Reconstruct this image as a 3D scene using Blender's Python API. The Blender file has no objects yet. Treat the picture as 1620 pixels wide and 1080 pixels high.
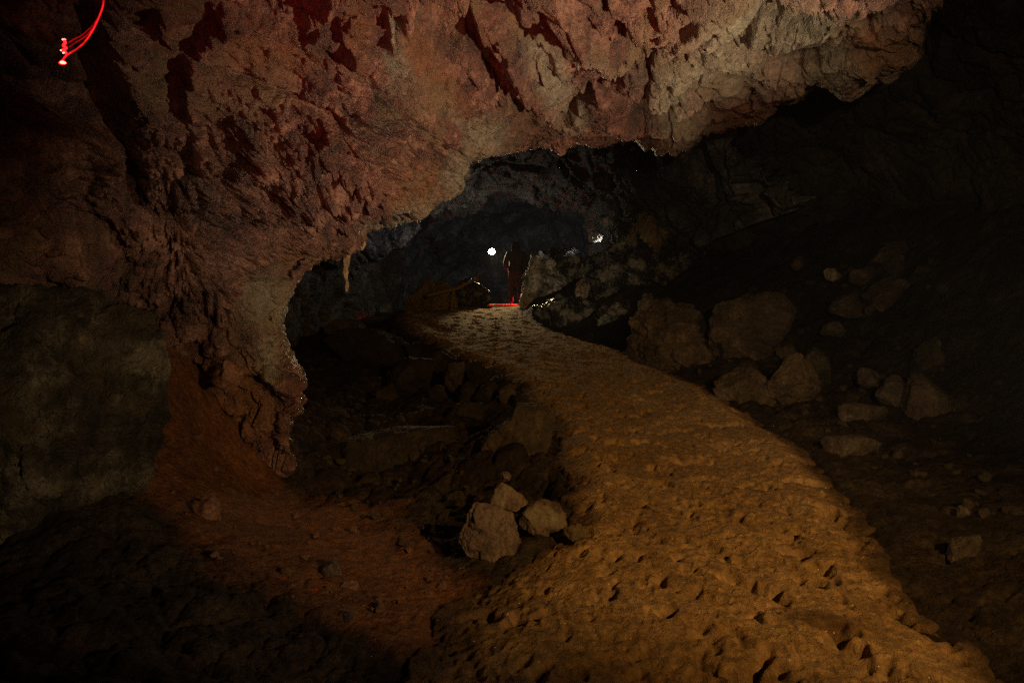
import bpy, bmesh, math, random
import numpy as np
from mathutils import Vector

random.seed(7)
S = bpy.context.scene
COL = S.collection
f32 = np.float32

# ------------------------------------------------------------------ camera
F = 1080.0
CAMZ = 1.5
PITCH = math.atan(90 / 1080)
CP, SP = math.cos(PITCH), math.sin(PITCH)
cam_d = bpy.data.cameras.new("camera")
cam = bpy.data.objects.new("camera", cam_d)
COL.objects.link(cam)
cam.location = (0, 0, CAMZ)
cam.rotation_euler = (math.pi / 2 - PITCH, 0, 0)
cam_d.sensor_width = 36
cam_d.lens = 24
cam_d.clip_end = 500
S.camera = cam


def at(px, py, d):
    """point at depth d (metres ahead) seen in direction (px, py) of the survey photo"""
    px, py, d = np.asarray(px, float), np.asarray(py, float), np.asarray(d, float)
    X = (px - 810) / F
    Y = -(py - 540) / F
    k = d / (CP + Y * SP)
    return np.stack([X * k, d + 0 * k, CAMZ + (-SP + Y * CP) * k], -1)


def proj(P):
    q = P - np.array([0, 0, CAMZ])
    w = q[..., 1] * CP - q[..., 2] * SP
    u = q[..., 1] * SP + q[..., 2] * CP
    w = np.maximum(w, 0.05)
    return 810 + F * q[..., 0] / w, 540 - F * u / w


# ------------------------------------------------------------------ noise
def _h(ix, iy, iz, seed):
    h = (ix.astype(np.uint32) * np.uint32(374761393) + iy.astype(np.uint32) * np.uint32(668265263)
         + iz.astype(np.uint32) * np.uint32(2147483647) + np.uint32((seed * 974711) & 0xffffffff))
    h = (h ^ (h >> np.uint32(13))) * np.uint32(1274126177)
    h = (h ^ (h >> np.uint32(16))) * np.uint32(2246822519)
    return h ^ (h >> np.uint32(15))


def _r(h, k):
    h = (h ^ np.uint32((k * 2654435761) & 0xffffffff)) * np.uint32(3266489917)
    h = h ^ (h >> np.uint32(15))
    return (h & np.uint32(0xffffff)).astype(f32) / f32(0xffffff)


def noise(P, seed=0):
    P = P.astype(f32)
    i = np.floor(P).astype(np.int64)
    fr = P - i.astype(f32)
    u = fr * fr * fr * (fr * (fr * 6 - 15) + 10)
    out = 0
    for dx in (0, 1):
        wx = u[:, 0] if dx else 1 - u[:, 0]
        for dy in (0, 1):
            wy = u[:, 1] if dy else 1 - u[:, 1]
            for dz in (0, 1):
                wz = u[:, 2] if dz else 1 - u[:, 2]
                h = _h(i[:, 0] + dx, i[:, 1] + dy, i[:, 2] + dz, seed)
                g = ((_r(h, 1) * 2 - 1) * (fr[:, 0] - dx) + (_r(h, 2) * 2 - 1) * (fr[:, 1] - dy)
                     + (_r(h, 3) * 2 - 1) * (fr[:, 2] - dz))
                out = out + g * wx * wy * wz
    return out * f32(1.5)


def fbm(P, octv=4, seed=0, gain=0.5):
    a, o, s = 1.0, 0, 1.0
    for k in range(octv):
        o = o + a * noise(P * s + 17.3 * k, seed + k * 13)
        a *= gain
        s *= 2.03
    return o


def ridged(P, octv=4, seed=0):
    a, o, s = 1.0, 0, 1.0
    for k in range(octv):
        o = o + a * (1 - 2 * np.abs(noise(P * s + 9.1 * k, seed + k * 11)))
        a *= 0.5
        s *= 2.1
    return o * 0.5


def warp(P, amt, freq, seed):
    q = P * freq
    return P + amt * np.stack([noise(q, seed), noise(q + 31.7, seed + 1), noise(q + 77.1, seed + 2)], -1)


def worley(P, seed=0):
    P = P.astype(f32)
    i = np.floor(P).astype(np.int64)
    n = len(P)
    f1 = np.full(n, 9, f32)
    f2 = np.full(n, 9, f32)
    hid = np.zeros(n, np.uint32)
    vec = np.zeros((n, 3), f32)
    for dx in (-1, 0, 1):
        for dy in (-1, 0, 1):
            for dz in (-1, 0, 1):
                c = i + np.array([dx, dy, dz])
                h = _h(c[:, 0], c[:, 1], c[:, 2], seed)
                v = np.stack([c[:, k].astype(f32) + _r(h, k + 1) for k in range(3)], -1) - P
                d = np.sqrt((v * v).sum(-1))
                m = d < f1
                f2 = np.where(m, f1, np.minimum(f2, d))
                f1 = np.where(m, d, f1)
                hid = np.where(m, h, hid)
                vec[m] = v[m]
    return f1, f2, hid, vec


def sst(a, b, x):
    t = np.clip((x - a) / (b - a), 0, 1)
    return t * t * (3 - 2 * t)


def facet(P, seed, tilt=1.5, crack=0.3, cw=0.08, dome=0.75):
    """broken rock: chunks with tilted faces that meet in creases, cracked along the joints"""
    P = P.astype(f32)
    i = np.floor(P).astype(np.int64)
    m1 = np.full(len(P), -9, f32)
    m2 = np.full(len(P), -9, f32)
    for dx in (-1, 0, 1):
        for dy in (-1, 0, 1):
            for dz in (-1, 0, 1):
                c = i + np.array([dx, dy, dz])
                h = _h(c[:, 0], c[:, 1], c[:, 2], seed)
                d2 = 0
                o = (_r(h, 5) - 0.5) * f32(0.9)
                for k in range(3):
                    v = c[:, k].astype(f32) + _r(h, k + 1) - P[:, k]
                    d2 = d2 + v * v
                    o = o + f32(tilt) * (_r(h, 6 + k) - f32(.5)) * v
                o = o - f32(dome) * d2 - 4 * np.maximum(d2 - 0.8, 0)
                m2 = np.maximum(m2, np.minimum(m1, o))
                m1 = np.maximum(m1, o)
    return m1 - crack * (1 - sst(0, cw, m1 - m2))


def lumps(P, seed):
    f1, f2, h, v = worley(P, seed)
    return np.sqrt(np.maximum(0, 1 - (f1 / 0.85) ** 2)) * (0.5 + _r(h, 5)) - 0.5 - 0.45 * (1 - sst(0, .16, f2 - f1))


# ------------------------------------------------------------------ interpolation
def tps(xy, val, smooth=1e-6):
    xy = np.asarray(xy, float)
    val = np.asarray(val, float)
    n = len(xy)

    def phi(r2):
        return 0.5 * r2 * np.log(r2 + 1e-12)
    K = phi(((xy[:, None] - xy[None]) ** 2).sum(-1)) + smooth * np.eye(n)
    Pm = np.c_[np.ones(n), xy]
    A = np.zeros((n + 3, n + 3))
    A[:n, :n] = K
    A[:n, n:] = Pm
    A[n:, :n] = Pm.T
    w = np.linalg.solve(A, np.r_[val, 0, 0, 0])

    def ev(q):
        q = np.asarray(q, float).reshape(-1, 2)
        out = np.empty(len(q))
        for k in range(0, len(q), 50000):
            c = q[k:k + 50000]
            out[k:k + 50000] = phi(((c[:, None] - xy[None]) ** 2).sum(-1)) @ w[:n] + w[n] + c @ w[n + 1:]
        return out
    return ev


def resample(pts, n, closed=False):
    p = np.asarray(pts, float)
    if closed:
        p = np.vstack([p, p[:1]])
    L = np.r_[0, np.cumsum(np.sqrt(((p[1:] - p[:-1]) ** 2).sum(-1)))]
    t = np.linspace(0, L[-1], n, endpoint=not closed)
    return np.stack([np.interp(t, L, p[:, k]) for k in range(p.shape[1])], -1)


def poly_sd(px, py, poly):
    """signed distance to a polygon, positive inside"""
    p = np.asarray(poly, float)
    q = np.roll(p, -1, 0)
    best = np.full(px.shape, 1e9)
    ins = np.zeros(px.shape, bool)
    for (ax, ay), (bx, by) in zip(p, q):
        ex, ey = bx - ax, by - ay
        t = np.clip(((px - ax) * ex + (py - ay) * ey) / (ex * ex + ey * ey + 1e-9), 0, 1)
        best = np.minimum(best, np.hypot(px - ax - t * ex, py - ay - t * ey))
        c = ((ay > py) != (by > py)) & (px < ex * (py - ay) / (ey + 1e-12) + ax)
        ins ^= c
    return np.where(ins, best, -best)


def line_sd(px, py, pts):
    """distance to a polyline with the sign of the side (positive on the right of its direction, seen in the photo)"""
    best = np.full(px.shape, 1e9)
    side = np.zeros(px.shape)
    tt = np.zeros(px.shape)
    n = len(pts) - 1
    for k in range(n):
        (ax, ay), (bx, by) = pts[k], pts[k + 1]
        ex, ey = bx - ax, by - ay
        t = np.clip(((px - ax) * ex + (py - ay) * ey) / (ex * ex + ey * ey + 1e-9), 0, 1)
        d = np.hypot(px - ax - t * ex, py - ay - t * ey)
        s = np.sign((px - ax) * ey - (py - ay) * ex)
        m = d < best
        best = np.where(m, d, best)
        side = np.where(m, s, side)
        tt = np.where(m, (k + t) / n, tt)
    return best * side, tt


# ------------------------------------------------------------------ mesh output
def make_obj(name, V, faces, mat, parent=None, attrs=None, smooth=True, origin=None):
    me = bpy.data.meshes.new(name)
    V = np.asarray(V, f32)
    if origin is not None:
        V = V - np.asarray(origin, f32)
    faces = np.asarray(faces, np.int32)
    k = faces.shape[1]
    me.vertices.add(len(V))
    me.vertices.foreach_set("co", V.ravel())
    me.loops.add(faces.size)
    me.loops.foreach_set("vertex_index", faces.ravel())
    me.polygons.add(len(faces))
    me.polygons.foreach_set("loop_start", np.arange(0, faces.size, k, dtype=np.int32))
    if smooth:
        me.polygons.foreach_set("use_smooth", np.ones(len(faces), bool))
    for a, v in (attrs or {}).items():
        at_ = me.attributes.new(a, 'FLOAT', 'POINT')
        at_.data.foreach_set("value", np.asarray(v, f32))
    me.update(calc_edges=True)
    me.validate()
    me.materials.append(mat)
    o = bpy.data.objects.new(name, me)
    COL.objects.link(o)
    if origin is not None:
        o.location = origin
    if parent:
        o.parent = parent
    return o


def tag(o, label=None, cat=None, group=None, kind=None):
    if label:
        o["label"] = label
    if cat:
        o["category"] = cat
    if group:
        o["group"] = group
    if kind:
        o["kind"] = kind
    return o


def empty(name, loc):
    o = bpy.data.objects.new(name, None)
    o.location = loc
    o.empty_display_size = 0.1
    COL.objects.link(o)
    return o


def grid_faces(n, m):
    i = np.arange(n - 1)[:, None] * m + np.arange(m - 1)[None]
    i = i.ravel()
    return np.stack([i, i + m, i + m + 1, i + 1], -1)


def grid_normals(G, ref):
    du = np.gradient(G, axis=0)
    dv = np.gradient(G, axis=1)
    n = np.cross(du, dv)
    n /= np.linalg.norm(n, axis=-1, keepdims=True) + 1e-12
    s = (n * (ref - G)).sum(-1)
    if np.median(s) < 0:
        n = -n
    return n


# ------------------------------------------------------------------ materials
def nodes(name):
    m = bpy.data.materials.new(name)
    m.use_nodes = True
    nt = m.node_tree
    b = nt.nodes["Principled BSDF"]
    return m, nt, b


def rock_mat(name, cols, scale=3.0, bump=0.6, bscale=40.0, rough=0.85, spec=0.3, pale=None, orange=None, red=None,
             moss=None, dist=0.02, rand=False, sparkle=0.0, cracks=0.35, hard=1.0):
    m, nt, b = nodes(name)
    N, L = nt.nodes.new, nt.links.new
    tc = N("ShaderNodeTexCoord")
    vec = tc.outputs["Object"]
    if rand:
        oi = N("ShaderNodeObjectInfo")
        mul = N("ShaderNodeMath")
        mul.operation = 'MULTIPLY'
        mul.inputs[1].default_value = 60
        L(oi.outputs["Random"], mul.inputs[0])
        add = N("ShaderNodeVectorMath")
        add.operation = 'ADD'
        L(vec, add.inputs[0])
        L(mul.outputs[0], add.inputs[1])
        vec = add.outputs[0]

    def nz(sc, det=8, ro=0.6, dis=0.0, v=None):
        n = N("ShaderNodeTexNoise")
        n.inputs["Scale"].default_value = sc
        n.inputs["Detail"].default_value = det
        n.inputs["Roughness"].default_value = ro
        n.inputs["Distortion"].default_value = dis
        L(v or vec, n.inputs["Vector"])
        return n.outputs["Fac"]

    def ramp(src, stops):
        r = N("ShaderNodeValToRGB")
        L(src, r.inputs[0])
        e = r.color_ramp.elements
        while len(e) > 1:
            e.remove(e[-1])
        e[0].position = stops[0][0]
        e[0].color = (*stops[0][1], 1)
        for p, c in stops[1:]:
            x = e.new(p)
            x.color = (*c, 1)
        return r.outputs[0]

    def mix(fac, a, c, mode='MIX'):
        x = N("ShaderNodeMix")
        x.data_type = 'RGBA'
        x.blend_type = mode
        if isinstance(fac, float):
            x.inputs[0].default_value = fac
        else:
            L(fac, x.inputs[0])
        L(a, x.inputs[6])
        if isinstance(c, tuple):
            x.inputs[7].default_value = (*c, 1)
        else:
            L(c, x.inputs[7])
        return x.outputs[2]

    def attr(nm):
        a = N("ShaderNodeAttribute")
        a.attribute_name = nm
        return a.outputs["Fac"]

    def math_(op, a, c):
        x = N("ShaderNodeMath")
        x.operation = op
        for k, q in ((0, a), (1, c)):
            if isinstance(q, (int, float)):
                x.inputs[k].default_value = q
            else:
                L(q, x.inputs[k])
        return x.outputs[0]

    base = ramp(nz(scale, 12, 0.68, 0.1), [(0.5 - .2 * hard, cols[0]), (0.5, cols[1]), (0.5 + .18 * hard, cols[2])])
    fine = ramp(nz(scale * 9, 6, 0.7), [(0.3, (0.3, 0.28, 0.27)), (0.5, (0.95, 0.95, 0.95)), (0.72, (1.9, 1.8, 1.65))])
    base = mix(0.8, base, fine, 'MULTIPLY')
    big = nz(scale * 0.35, 5, 0.6, 0.8)
    for nm, c, in (("pale", pale), ("orange", orange), ("red", red)):
        if c:
            q = math_('ADD', math_('MULTIPLY', attr(nm), 1.6), math_('MULTIPLY', math_('SUBTRACT', nz(scale * 1.7, 8, .65), 0.55), 2.2))
            q = math_('MINIMUM', math_('MAXIMUM', q, 0.0), attr(nm))
            cc = mix(0.7, ramp(nz(scale * 2.3, 8, .65), [(0.3, tuple(x * .55 for x in c)), (0.65, c)]), fine, 'MULTIPLY')
            base = mix(q, base, cc)
    if moss:
        q = ramp(big, [(0.52, (0, 0, 0)), (0.66, (0.8, 0.8, 0.8))])
        base = mix(q, base, moss)
    if sparkle:
        v = N("ShaderNodeTexVoronoi")
        v.inputs["Scale"].default_value = 55
        L(vec, v.inputs["Vector"])
        rr = N("ShaderNodeSeparateColor")
        L(v.outputs["Color"], rr.inputs[0])
        a = math_('GREATER_THAN', rr.outputs[0], 1 - sparkle)
        c = math_('LESS_THAN', v.outputs["Distance"], 0.17)
        base = mix(math_('MULTIPLY', a, c), base, (0.9, 0.82, 0.68))
    L(base, b.inputs["Base Color"])
    b.inputs["Roughness"].default_value = rough
    b.inputs["Specular IOR Level"].default_value = spec
    vo = N("ShaderNodeTexVoronoi")
    vo.feature = 'DISTANCE_TO_EDGE'
    vo.inputs["Scale"].default_value = bscale * 0.45
    wv = N("ShaderNodeVectorMath")
    wv.operation = 'ADD'
    L(vec, wv.inputs[0])
    wn = N("ShaderNodeTexNoise")
    wn.inputs["Scale"].default_value = bscale * 0.3
    wn.inputs["Detail"].default_value = 4
    L(vec, wn.inputs["Vector"])
    ws = N("ShaderNodeVectorMath")
    ws.operation = 'SCALE'
    ws.inputs["Scale"].default_value = 3.0 / bscale
    L(wn.outputs["Color"], ws.inputs[0])
    L(ws.outputs[0], wv.inputs[1])
    L(wv.outputs[0], vo.inputs["Vector"])
    vh = math_('MULTIPLY', math_('MINIMUM', vo.outputs["Distance"], 0.12), math_('MULTIPLY', math_('MAXIMUM', math_('SUBTRACT', nz(bscale * 0.12, 4, .6), 0.47), 0.0), cracks * 75.0))
    h = math_('ADD', math_('ADD', nz(bscale, 10, 0.7), vh), math_('MULTIPLY', nz(bscale * 0.25, 8, 0.65, 0.5), 2.0))
    bp = N("ShaderNodeBump")
    bp.inputs["Strength"].default_value = bump
    bp.inputs["Distance"].default_value = dist
    L(h, bp.inputs["Height"])
    L(bp.outputs[0], b.inputs["Normal"])
    return m


def plain(name, col, rough=0.7, spec=0.3, bump=0.0, bscale=60, metal=0.0):
    m, nt, b = nodes(name)
    N, L = nt.nodes.new, nt.links.new
    tc = N("ShaderNodeTexCoord")
    n = N("ShaderNodeTexNoise")
    n.inputs["Scale"].default_value = bscale
    n.inputs["Detail"].default_value = 6
    L(tc.outputs["Object"], n.inputs["Vector"])
    r = N("ShaderNodeValToRGB")
    r.color_ramp.elements[0].position = 0.3
    r.color_ramp.elements[0].color = (*[c * .65 for c in col], 1)
    r.color_ramp.elements[1].position = 0.7
    r.color_ramp.elements[1].color = (*[min(1, c * 1.2) for c in col], 1)
    L(n.outputs["Fac"], r.inputs[0])
    L(r.outputs[0], b.inputs["Base Color"])
    b.inputs["Roughness"].default_value = rough
    b.inputs["Metallic"].default_value = metal
    b.inputs["Specular IOR Level"].default_value = spec
    if bump:
        bp = N("ShaderNodeBump")
        bp.inputs["Strength"].default_value = bump
        bp.inputs["Distance"].default_value = 0.01
        L(n.outputs["Fac"], bp.inputs["Height"])
        L(bp.outputs[0], b.inputs["Normal"])
    return m


def glow(name, col, strength, uneven=False):
    m, nt, b = nodes(name)
    b.inputs["Base Color"].default_value = (*col, 1)
    b.inputs["Emission Color"].default_value = (*col, 1)
    b.inputs["Emission Strength"].default_value = strength
    if uneven:
        N, L = nt.nodes.new, nt.links.new
        tc = N("ShaderNodeTexCoord")
        n = N("ShaderNodeTexNoise")
        n.inputs["Scale"].default_value = 26
        n.inputs["Detail"].default_value = 3
        L(tc.outputs["Object"], n.inputs["Vector"])
        r = N("ShaderNodeMapRange")
        r.inputs[1].default_value = 0.3
        r.inputs[2].default_value = 0.7
        r.inputs[3].default_value = strength * 0.25
        r.inputs[4].default_value = strength * 1.7
        L(n.outputs["Fac"], r.inputs[0])
        L(r.outputs[0], b.inputs["Emission Strength"])
    return m


M_CEIL = rock_mat("ceiling rock", cracks=0.0, hard=0.7, cols=[(0.036, 0.017, 0.013), (0.125, 0.056, 0.040), (0.30, 0.165, 0.115)], scale=2.6, bump=1.0, bscale=34,
                  pale=(0.28, 0.262, 0.19), orange=(0.22, 0.10, 0.042), moss=(0.17, 0.12, 0.06), dist=0.03, rough=0.44, spec=0.8)
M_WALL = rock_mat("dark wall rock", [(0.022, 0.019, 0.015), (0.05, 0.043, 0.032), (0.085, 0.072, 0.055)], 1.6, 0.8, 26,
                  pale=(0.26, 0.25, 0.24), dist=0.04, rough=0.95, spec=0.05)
M_FAR = rock_mat("grey far rock", [(0.03, 0.029, 0.027), (0.055, 0.053, 0.05), (0.19, 0.185, 0.18)], 1.3, 0.8, 12,
                 dist=0.08, rough=0.55, spec=0.4)
M_GROUND = rock_mat("dark soil", [(0.012, 0.0095, 0.0065), (0.026, 0.02, 0.014), (0.06, 0.047, 0.034)], 2.5, 0.8, 45,
                    red=(0.20, 0.088, 0.038), dist=0.025, rough=0.95, spec=0.1)
M_SAND = rock_mat("trodden sand", cracks=0.0, cols=[(0.20, 0.125, 0.052), (0.285, 0.185, 0.082), (0.36, 0.25, 0.125)], scale=1.8, bump=0.9, bscale=120,
                  dist=0.014, rough=0.95, spec=0.15, sparkle=0.028, red=(0.13, 0.078, 0.033), orange=(0.085, 0.052, 0.026))
M_BOULDER = rock_mat("brown boulder rock", [(0.028, 0.021, 0.014), (0.07, 0.053, 0.036), (0.16, 0.122, 0.083)], 3.0, 0.8, 40,
                     moss=(0.17, 0.125, 0.06), rand=True, dist=0.04)
M_BOULDER_PINK = rock_mat("pinkish broken rock", [(0.03, 0.019, 0.014), (0.072, 0.05, 0.038), (0.15, 0.11, 0.083)], 4.0, 0.7, 45,
                          moss=(0.26, 0.24, 0.15), rand=True, dist=0.015)
M_BLOCK = rock_mat("greenish weathered rock", hard=0.75, cols=[(0.018, 0.017, 0.012), (0.06, 0.055, 0.038), (0.22, 0.20, 0.14)], scale=2.6, bump=1.0, bscale=45,
                   moss=(0.10, 0.075, 0.04), rand=True, dist=0.035)
M_WET = rock_mat("black wet rock", hard=0.5, cols=[(0.008, 0.0075, 0.006), (0.025, 0.022, 0.017), (0.22, 0.20, 0.15)], scale=3.0, bump=1.0, bscale=16,
                 rand=True, dist=0.06, rough=0.3, spec=0.5)  # pale end of the ramp paints highlights into the black rock
M_PALE = rock_mat("pale limy rock", hard=0.5, cols=[(0.05, 0.043, 0.03), (0.25, 0.23, 0.18), (0.6, 0.56, 0.47)], scale=3.5, bump=1.0, bscale=22,
                  moss=(0.30, 0.2, 0.1), rand=True, dist=0.04, rough=0.7)
M_OCHRE = rock_mat("ochre rock", [(0.09, 0.06, 0.025), (0.2, 0.14, 0.06), (0.32, 0.24, 0.12)], 3.0, 0.9, 20,
                   rand=True, dist=0.04)
M_DARKST = rock_mat("dark ditch stone", [(0.012, 0.010, 0.007), (0.026, 0.021, 0.015), (0.055, 0.044, 0.031)], 5, 0.9, 50,
                    rand=True, dist=0.02)
M_REDST = rock_mat("reddish dusty stone", [(0.10, 0.05, 0.028), (0.19, 0.095, 0.05), (0.26, 0.16, 0.10)], 5, 0.7, 60,
                   rand=True, dist=0.012)
M_GREYST = rock_mat("grey brown stone", [(0.025, 0.02, 0.014), (0.05, 0.04, 0.029), (0.10, 0.08, 0.055)], 5, 0.7, 60,
                    rand=True, dist=0.012)

# ------------------------------------------------------------------ near ceiling and left wall (one rock mass with a real rim)
RIM = [(440, 830), (455, 775), (462, 735), (460, 700), (468, 650), (472, 605), (462, 580), (455, 552), (448, 535),
       (446, 515), (456, 492), (470, 468), (476, 450), (484, 434), (498, 418), (512, 404), (540, 398), (560, 392),
       (574, 386), (580, 372), (605, 356), (640, 342), (668, 330), (700, 312), (722, 298), (748, 268), (776, 248),
       (800, 240), (830, 238), (868, 236), (885, 246), (900, 232), (950, 230), (1000, 224), (1040, 226), (1065, 233), (1090, 228),
       (1115, 208), (1140, 205), (1175, 198), (1205, 190), (1213, 170), (1225, 145), (1250, 156), (1275, 132),
       (1310, 128), (1345, 142), (1370, 118), (1400, 108), (1428, 84), (1438, 60), (1442, 34), (1455, 0), (1475, -60), (1490, -200)]
CTRL = [(800, 0, 4.5), (800, -300, 2.7), (800, -600, 1.8), (870, 236, 7.9), (1060, 228, 7.3), (1345, 140, 6.0), (1440, 34, 5.0),
        (1480, -180, 3.4), (1200, 0, 4.7), (1200, 180, 6.9), (700, 312, 7.3), (580, 375, 6.7), (500, 416, 6.3),
        (475, 450, 6.1), (447, 520, 5.9), (470, 605, 5.75), (461, 700, 5.75), (450, 800, 5.7), (300, 300, 4.6), (300, 450, 5.0),
        (300, 560, 5.6), (200, 200, 4.2), (100, 300, 4.1), (0, 100, 3.4), (-200, 300, 2.7), (500, 200, 4.9),
        (500, 0, 4.2), (300, 0, 3.8), (600, 300, 5.7), (720, 200, 6.3), (380, 600, 5.6), (380, 720, 5.75), (320, 660, 5.9), (200, 500, 5.2), (0, 450, 4.4),
        (-300, 600, 2.9), (-300, 900, 2.6), (0, -300, 2.3), (0, -600, 1.6), (1300, -300, 2.7), (1300, -600, 1.8),
        (1000, 100, 5.8), (-500, 0, 2.0), (-500, 900, 2.1), (100, 700, 4.8), (1600, -500, 2.1), (-300, -300, 1.9)]
_ev = tps([(a / 1000, b / 1000) for a, b, c in CTRL], [math.log(c) for a, b, c in CTRL], 1e-4)


def mass_depth(px, py):
    return np.exp(_ev(np.stack([px.ravel() / 1000, py.ravel() / 1000], -1))).reshape(px.shape)


NU, NV, NB = 1250, 740, 150
rim = resample(RIM, NU)
pv = np.array([1000, 720.0])
out = rim - pv
out /= np.linalg.norm(out, axis=1, keepdims=True)
# smooth the outward directions along the rim so rows do not fan unevenly
for _ in range(60):
    out[1:-1] = (out[:-2] + out[1:-1] * 2 + out[2:]) / 4
out /= np.linalg.norm(out, axis=1, keepdims=True)
sv = np.linspace(0, 1, NV) ** 1.25 * 1050
PX = rim[:, 0][:, None] + out[:, 0][:, None] * sv[None]
PY = rim[:, 1][:, None] + out[:, 1][:, None] * sv[None]
front = at(PX, PY, mass_depth(PX, PY))
tb = np.linspace(1, 1 / NB, NB) ** 1.4
drim = mass_depth(rim[:, 0], rim[:, 1])
BX = rim[:, 0][:, None] + out[:, 0][:, None] * (70 * tb[None] ** 2)
BY = rim[:, 1][:, None] + out[:, 1][:, None] * (70 * tb[None] ** 2)
back = at(BX, BY, drim[:, None] + 3.5 * tb[None])
G = np.concatenate([back, front], 1)
GX = np.concatenate([BX, PX], 1)
GY = np.concatenate([BY, PY], 1)
nrm = grid_normals(G, np.array([0.5, 2.0, 0.5]))
for _ in range(3):
    nrm[:, 1:-1] = (nrm[:, :-2] + nrm[:, 1:-1] + nrm[:, 2:]) / 3
nrm /= np.linalg.norm(nrm, axis=-1, keepdims=True)
P = G.reshape(-1, 3)
px, py = GX.ravel(), GY.ravel()
Wp = warp(P, 0.30, 1.3, 5)
Wp = warp(Wp, 0.03, 5.0, 8)
# long tilted beds across the ceiling: stretch the cells along one direction
ax = np.array([0.75, 0.55, -0.35])
ax /= np.linalg.norm(ax)
Aw = Wp - 0.3 * (Wp @ ax)[:, None] * ax
LUMP = [(200, 210), (330, 250), (430, 190), (560, 170), (640, 190), (720, 250), (720, 300), (560, 385), (470, 420), (330, 480), (230, 480), (180, 330)]
lump = sst(-45, 35, poly_sd(px, py, LUMP) + 30 * noise(P * 2.0, 3))
SLAB = [(630, 60), (680, 70), (740, 140), (760, 200), (735, 205), (690, 170), (640, 110)]
slab = sst(-18, 14, poly_sd(px, py, SLAB))
flat = np.maximum(slab, 0.85 * sst(-30, 30, poly_sd(px, py, [(330, 60), (480, 50), (500, 110), (470, 150), (350, 140)])))
rough_ = 1 - .7 * flat
disp = 0.16 * fbm(P * 0.7, 3, 21)
disp += 0.28 * facet(Aw * 1.05, 41, 2.0, 0.2, 0.05, 0.45) * (1 - 0.5 * lump) * (1 - .6 * flat)
disp += 0.12 * facet(warp(Aw, 0.05, 4, 9) * 2.4, 42, 2.0, 0.3, 0.05, 0.45) * rough_ * (1 - .3 * lump)
disp += 0.08 * facet(warp(Wp, 0.03, 8, 10) * 5.5, 43, 2.0, 0.35, 0.06, 0.5) * rough_
disp += 0.042 * facet(warp(Wp, 0.015, 16, 11) * 13, 44, 1.8, 0.3, 0.08) * (1 - .5 * flat)
disp += lump * (0.15 * lumps(warp(P, .10, 3, 12) * 4.6, 51) + 0.085 * lumps(warp(P, .05, 7, 13) * 9.5, 52) + 0.04 * lumps(warp(P, .02, 15, 14) * 20, 53))
disp += 0.010 * ridged(Wp * 9, 4, 61) * (1 - .5 * flat) + 0.006 * fbm(P * 34, 3, 62)
near_rim = np.concatenate([-np.zeros((NU, NB)), np.tile(sv, (NU, 1))], 1).ravel()
disp -= np.mean(disp) + 0.02
disp = disp * (0.62 + 0.38 * sst(0, 80, near_rim))
# named ledges: the right-hand side of each line stands proud (h > 0)
LEDGES = [
    ([(690, -30), (735, 50), (800, 112), (850, 165), (878, 205)], .20, 60),
    ([(775, 62), (806, 108), (862, 165), (880, 205)], .10, 30),
    ([(650, 0), (700, 18), (740, 40)], .10, 30),
    ([(870, -10), (930, 28), (1000, 68), (1052, 66)], -.20, 45),
    ([(235, -20), (248, 50), (290, 112)], .14, 40),
    ([(345, 0), (342, 40), (322, 80), (300, 120), (296, 170), (308, 232)], .16, 45),
    ([(520, -20), (548, 60), (556, 120)], .10, 40),
    ([(612, -20), (616, 30), (606, 90)], .13, 35),
    ([(672, 205), (690, 230), (706, 255)], .13, 24),
    ([(555, 195), (600, 205), (625, 220)], .12, 24),
    ([(405, 270), (425, 300), (455, 330)], .10, 24),
    ([(300, 250), (360, 240), (400, 268)], -.08, 24),
    ([(365, 200), (390, 260), (415, 300)], .08, 24),
    ([(450, 150), (480, 180), (512, 200)], .07, 20),
    ([(840, 75), (870, 100), (895, 112)], .08, 20),
    ([(960, 120), (1020, 160), (1045, 195)], .09, 24),
    ([(880, 208), (900, 190), (935, 180)], -.06, 18),
    ([(1075, 130), (1110, 150), (1150, 140), (1215, 148)], -.10, 24),
    ([(1085, 100), (1170, 70), (1240, 20)], -.10, 26),
    ([(1130, 200), (1125, 170), (1140, 140)], -.06, 16),
    ([(1180, 90), (1260, 70), (1330, 30)], .07, 24),
]
for pts, h, w in LEDGES:
    sd, tt = line_sd(px + 9 * noise(P * 6, 70), py + 9 * noise(P * 6, 71), pts)
    fade = sst(0, .15, tt) * sst(0, .15, 1 - tt)
    g = np.exp(-np.abs(sd) / w) * sst(1.7 * w + 20, 0, np.abs(sd))
    disp += 1.3 * h * fade * g * (sst(-7, 5, sd) - 0.5)
CRACKS = [
    ([(1100, 45), (1050, 78), (985, 108), (935, 146), (905, 180), (880, 206)], .28, 6),
    ([(130, -30), (140, 40), (160, 100), (182, 160), (206, 215), (214, 300), (222, 340)], .55, 19),
    ([(15, 60), (28, 120), (55, 185), (90, 205)], .25, 12),
    ([(560, -10), (540, 30), (500, 40), (470, 70)], .06, 4),
    ([(345, 0), (340, 60), (400, 75), (470, 50)], .07, 4),
    ([(310, 235), (280, 330), (300, 420)], .10, 6),
    ([(1060, 240), (1062, 170), (1050, 120)], .08, 5),
    ([(1128, 212), (1120, 170), (1085, 140)], .08, 5),
    ([(620, -20), (634, 60), (625, 130)], .18, 8),
    ([(940, -20), (1010, 60), (1030, 130), (1000, 190)], .16, 5),
    ([(720, 20), (790, 140), (850, 220)], .16, 5),
    ([(480, 60), (600, 150), (720, 250), (760, 262)], .16, 5),
    ([(1060, 90), (1180, 60), (1320, 0)], .16, 5),
    ([(220, 20), (330, 120), (520, 180), (640, 300)], .14, 5),
]
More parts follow.
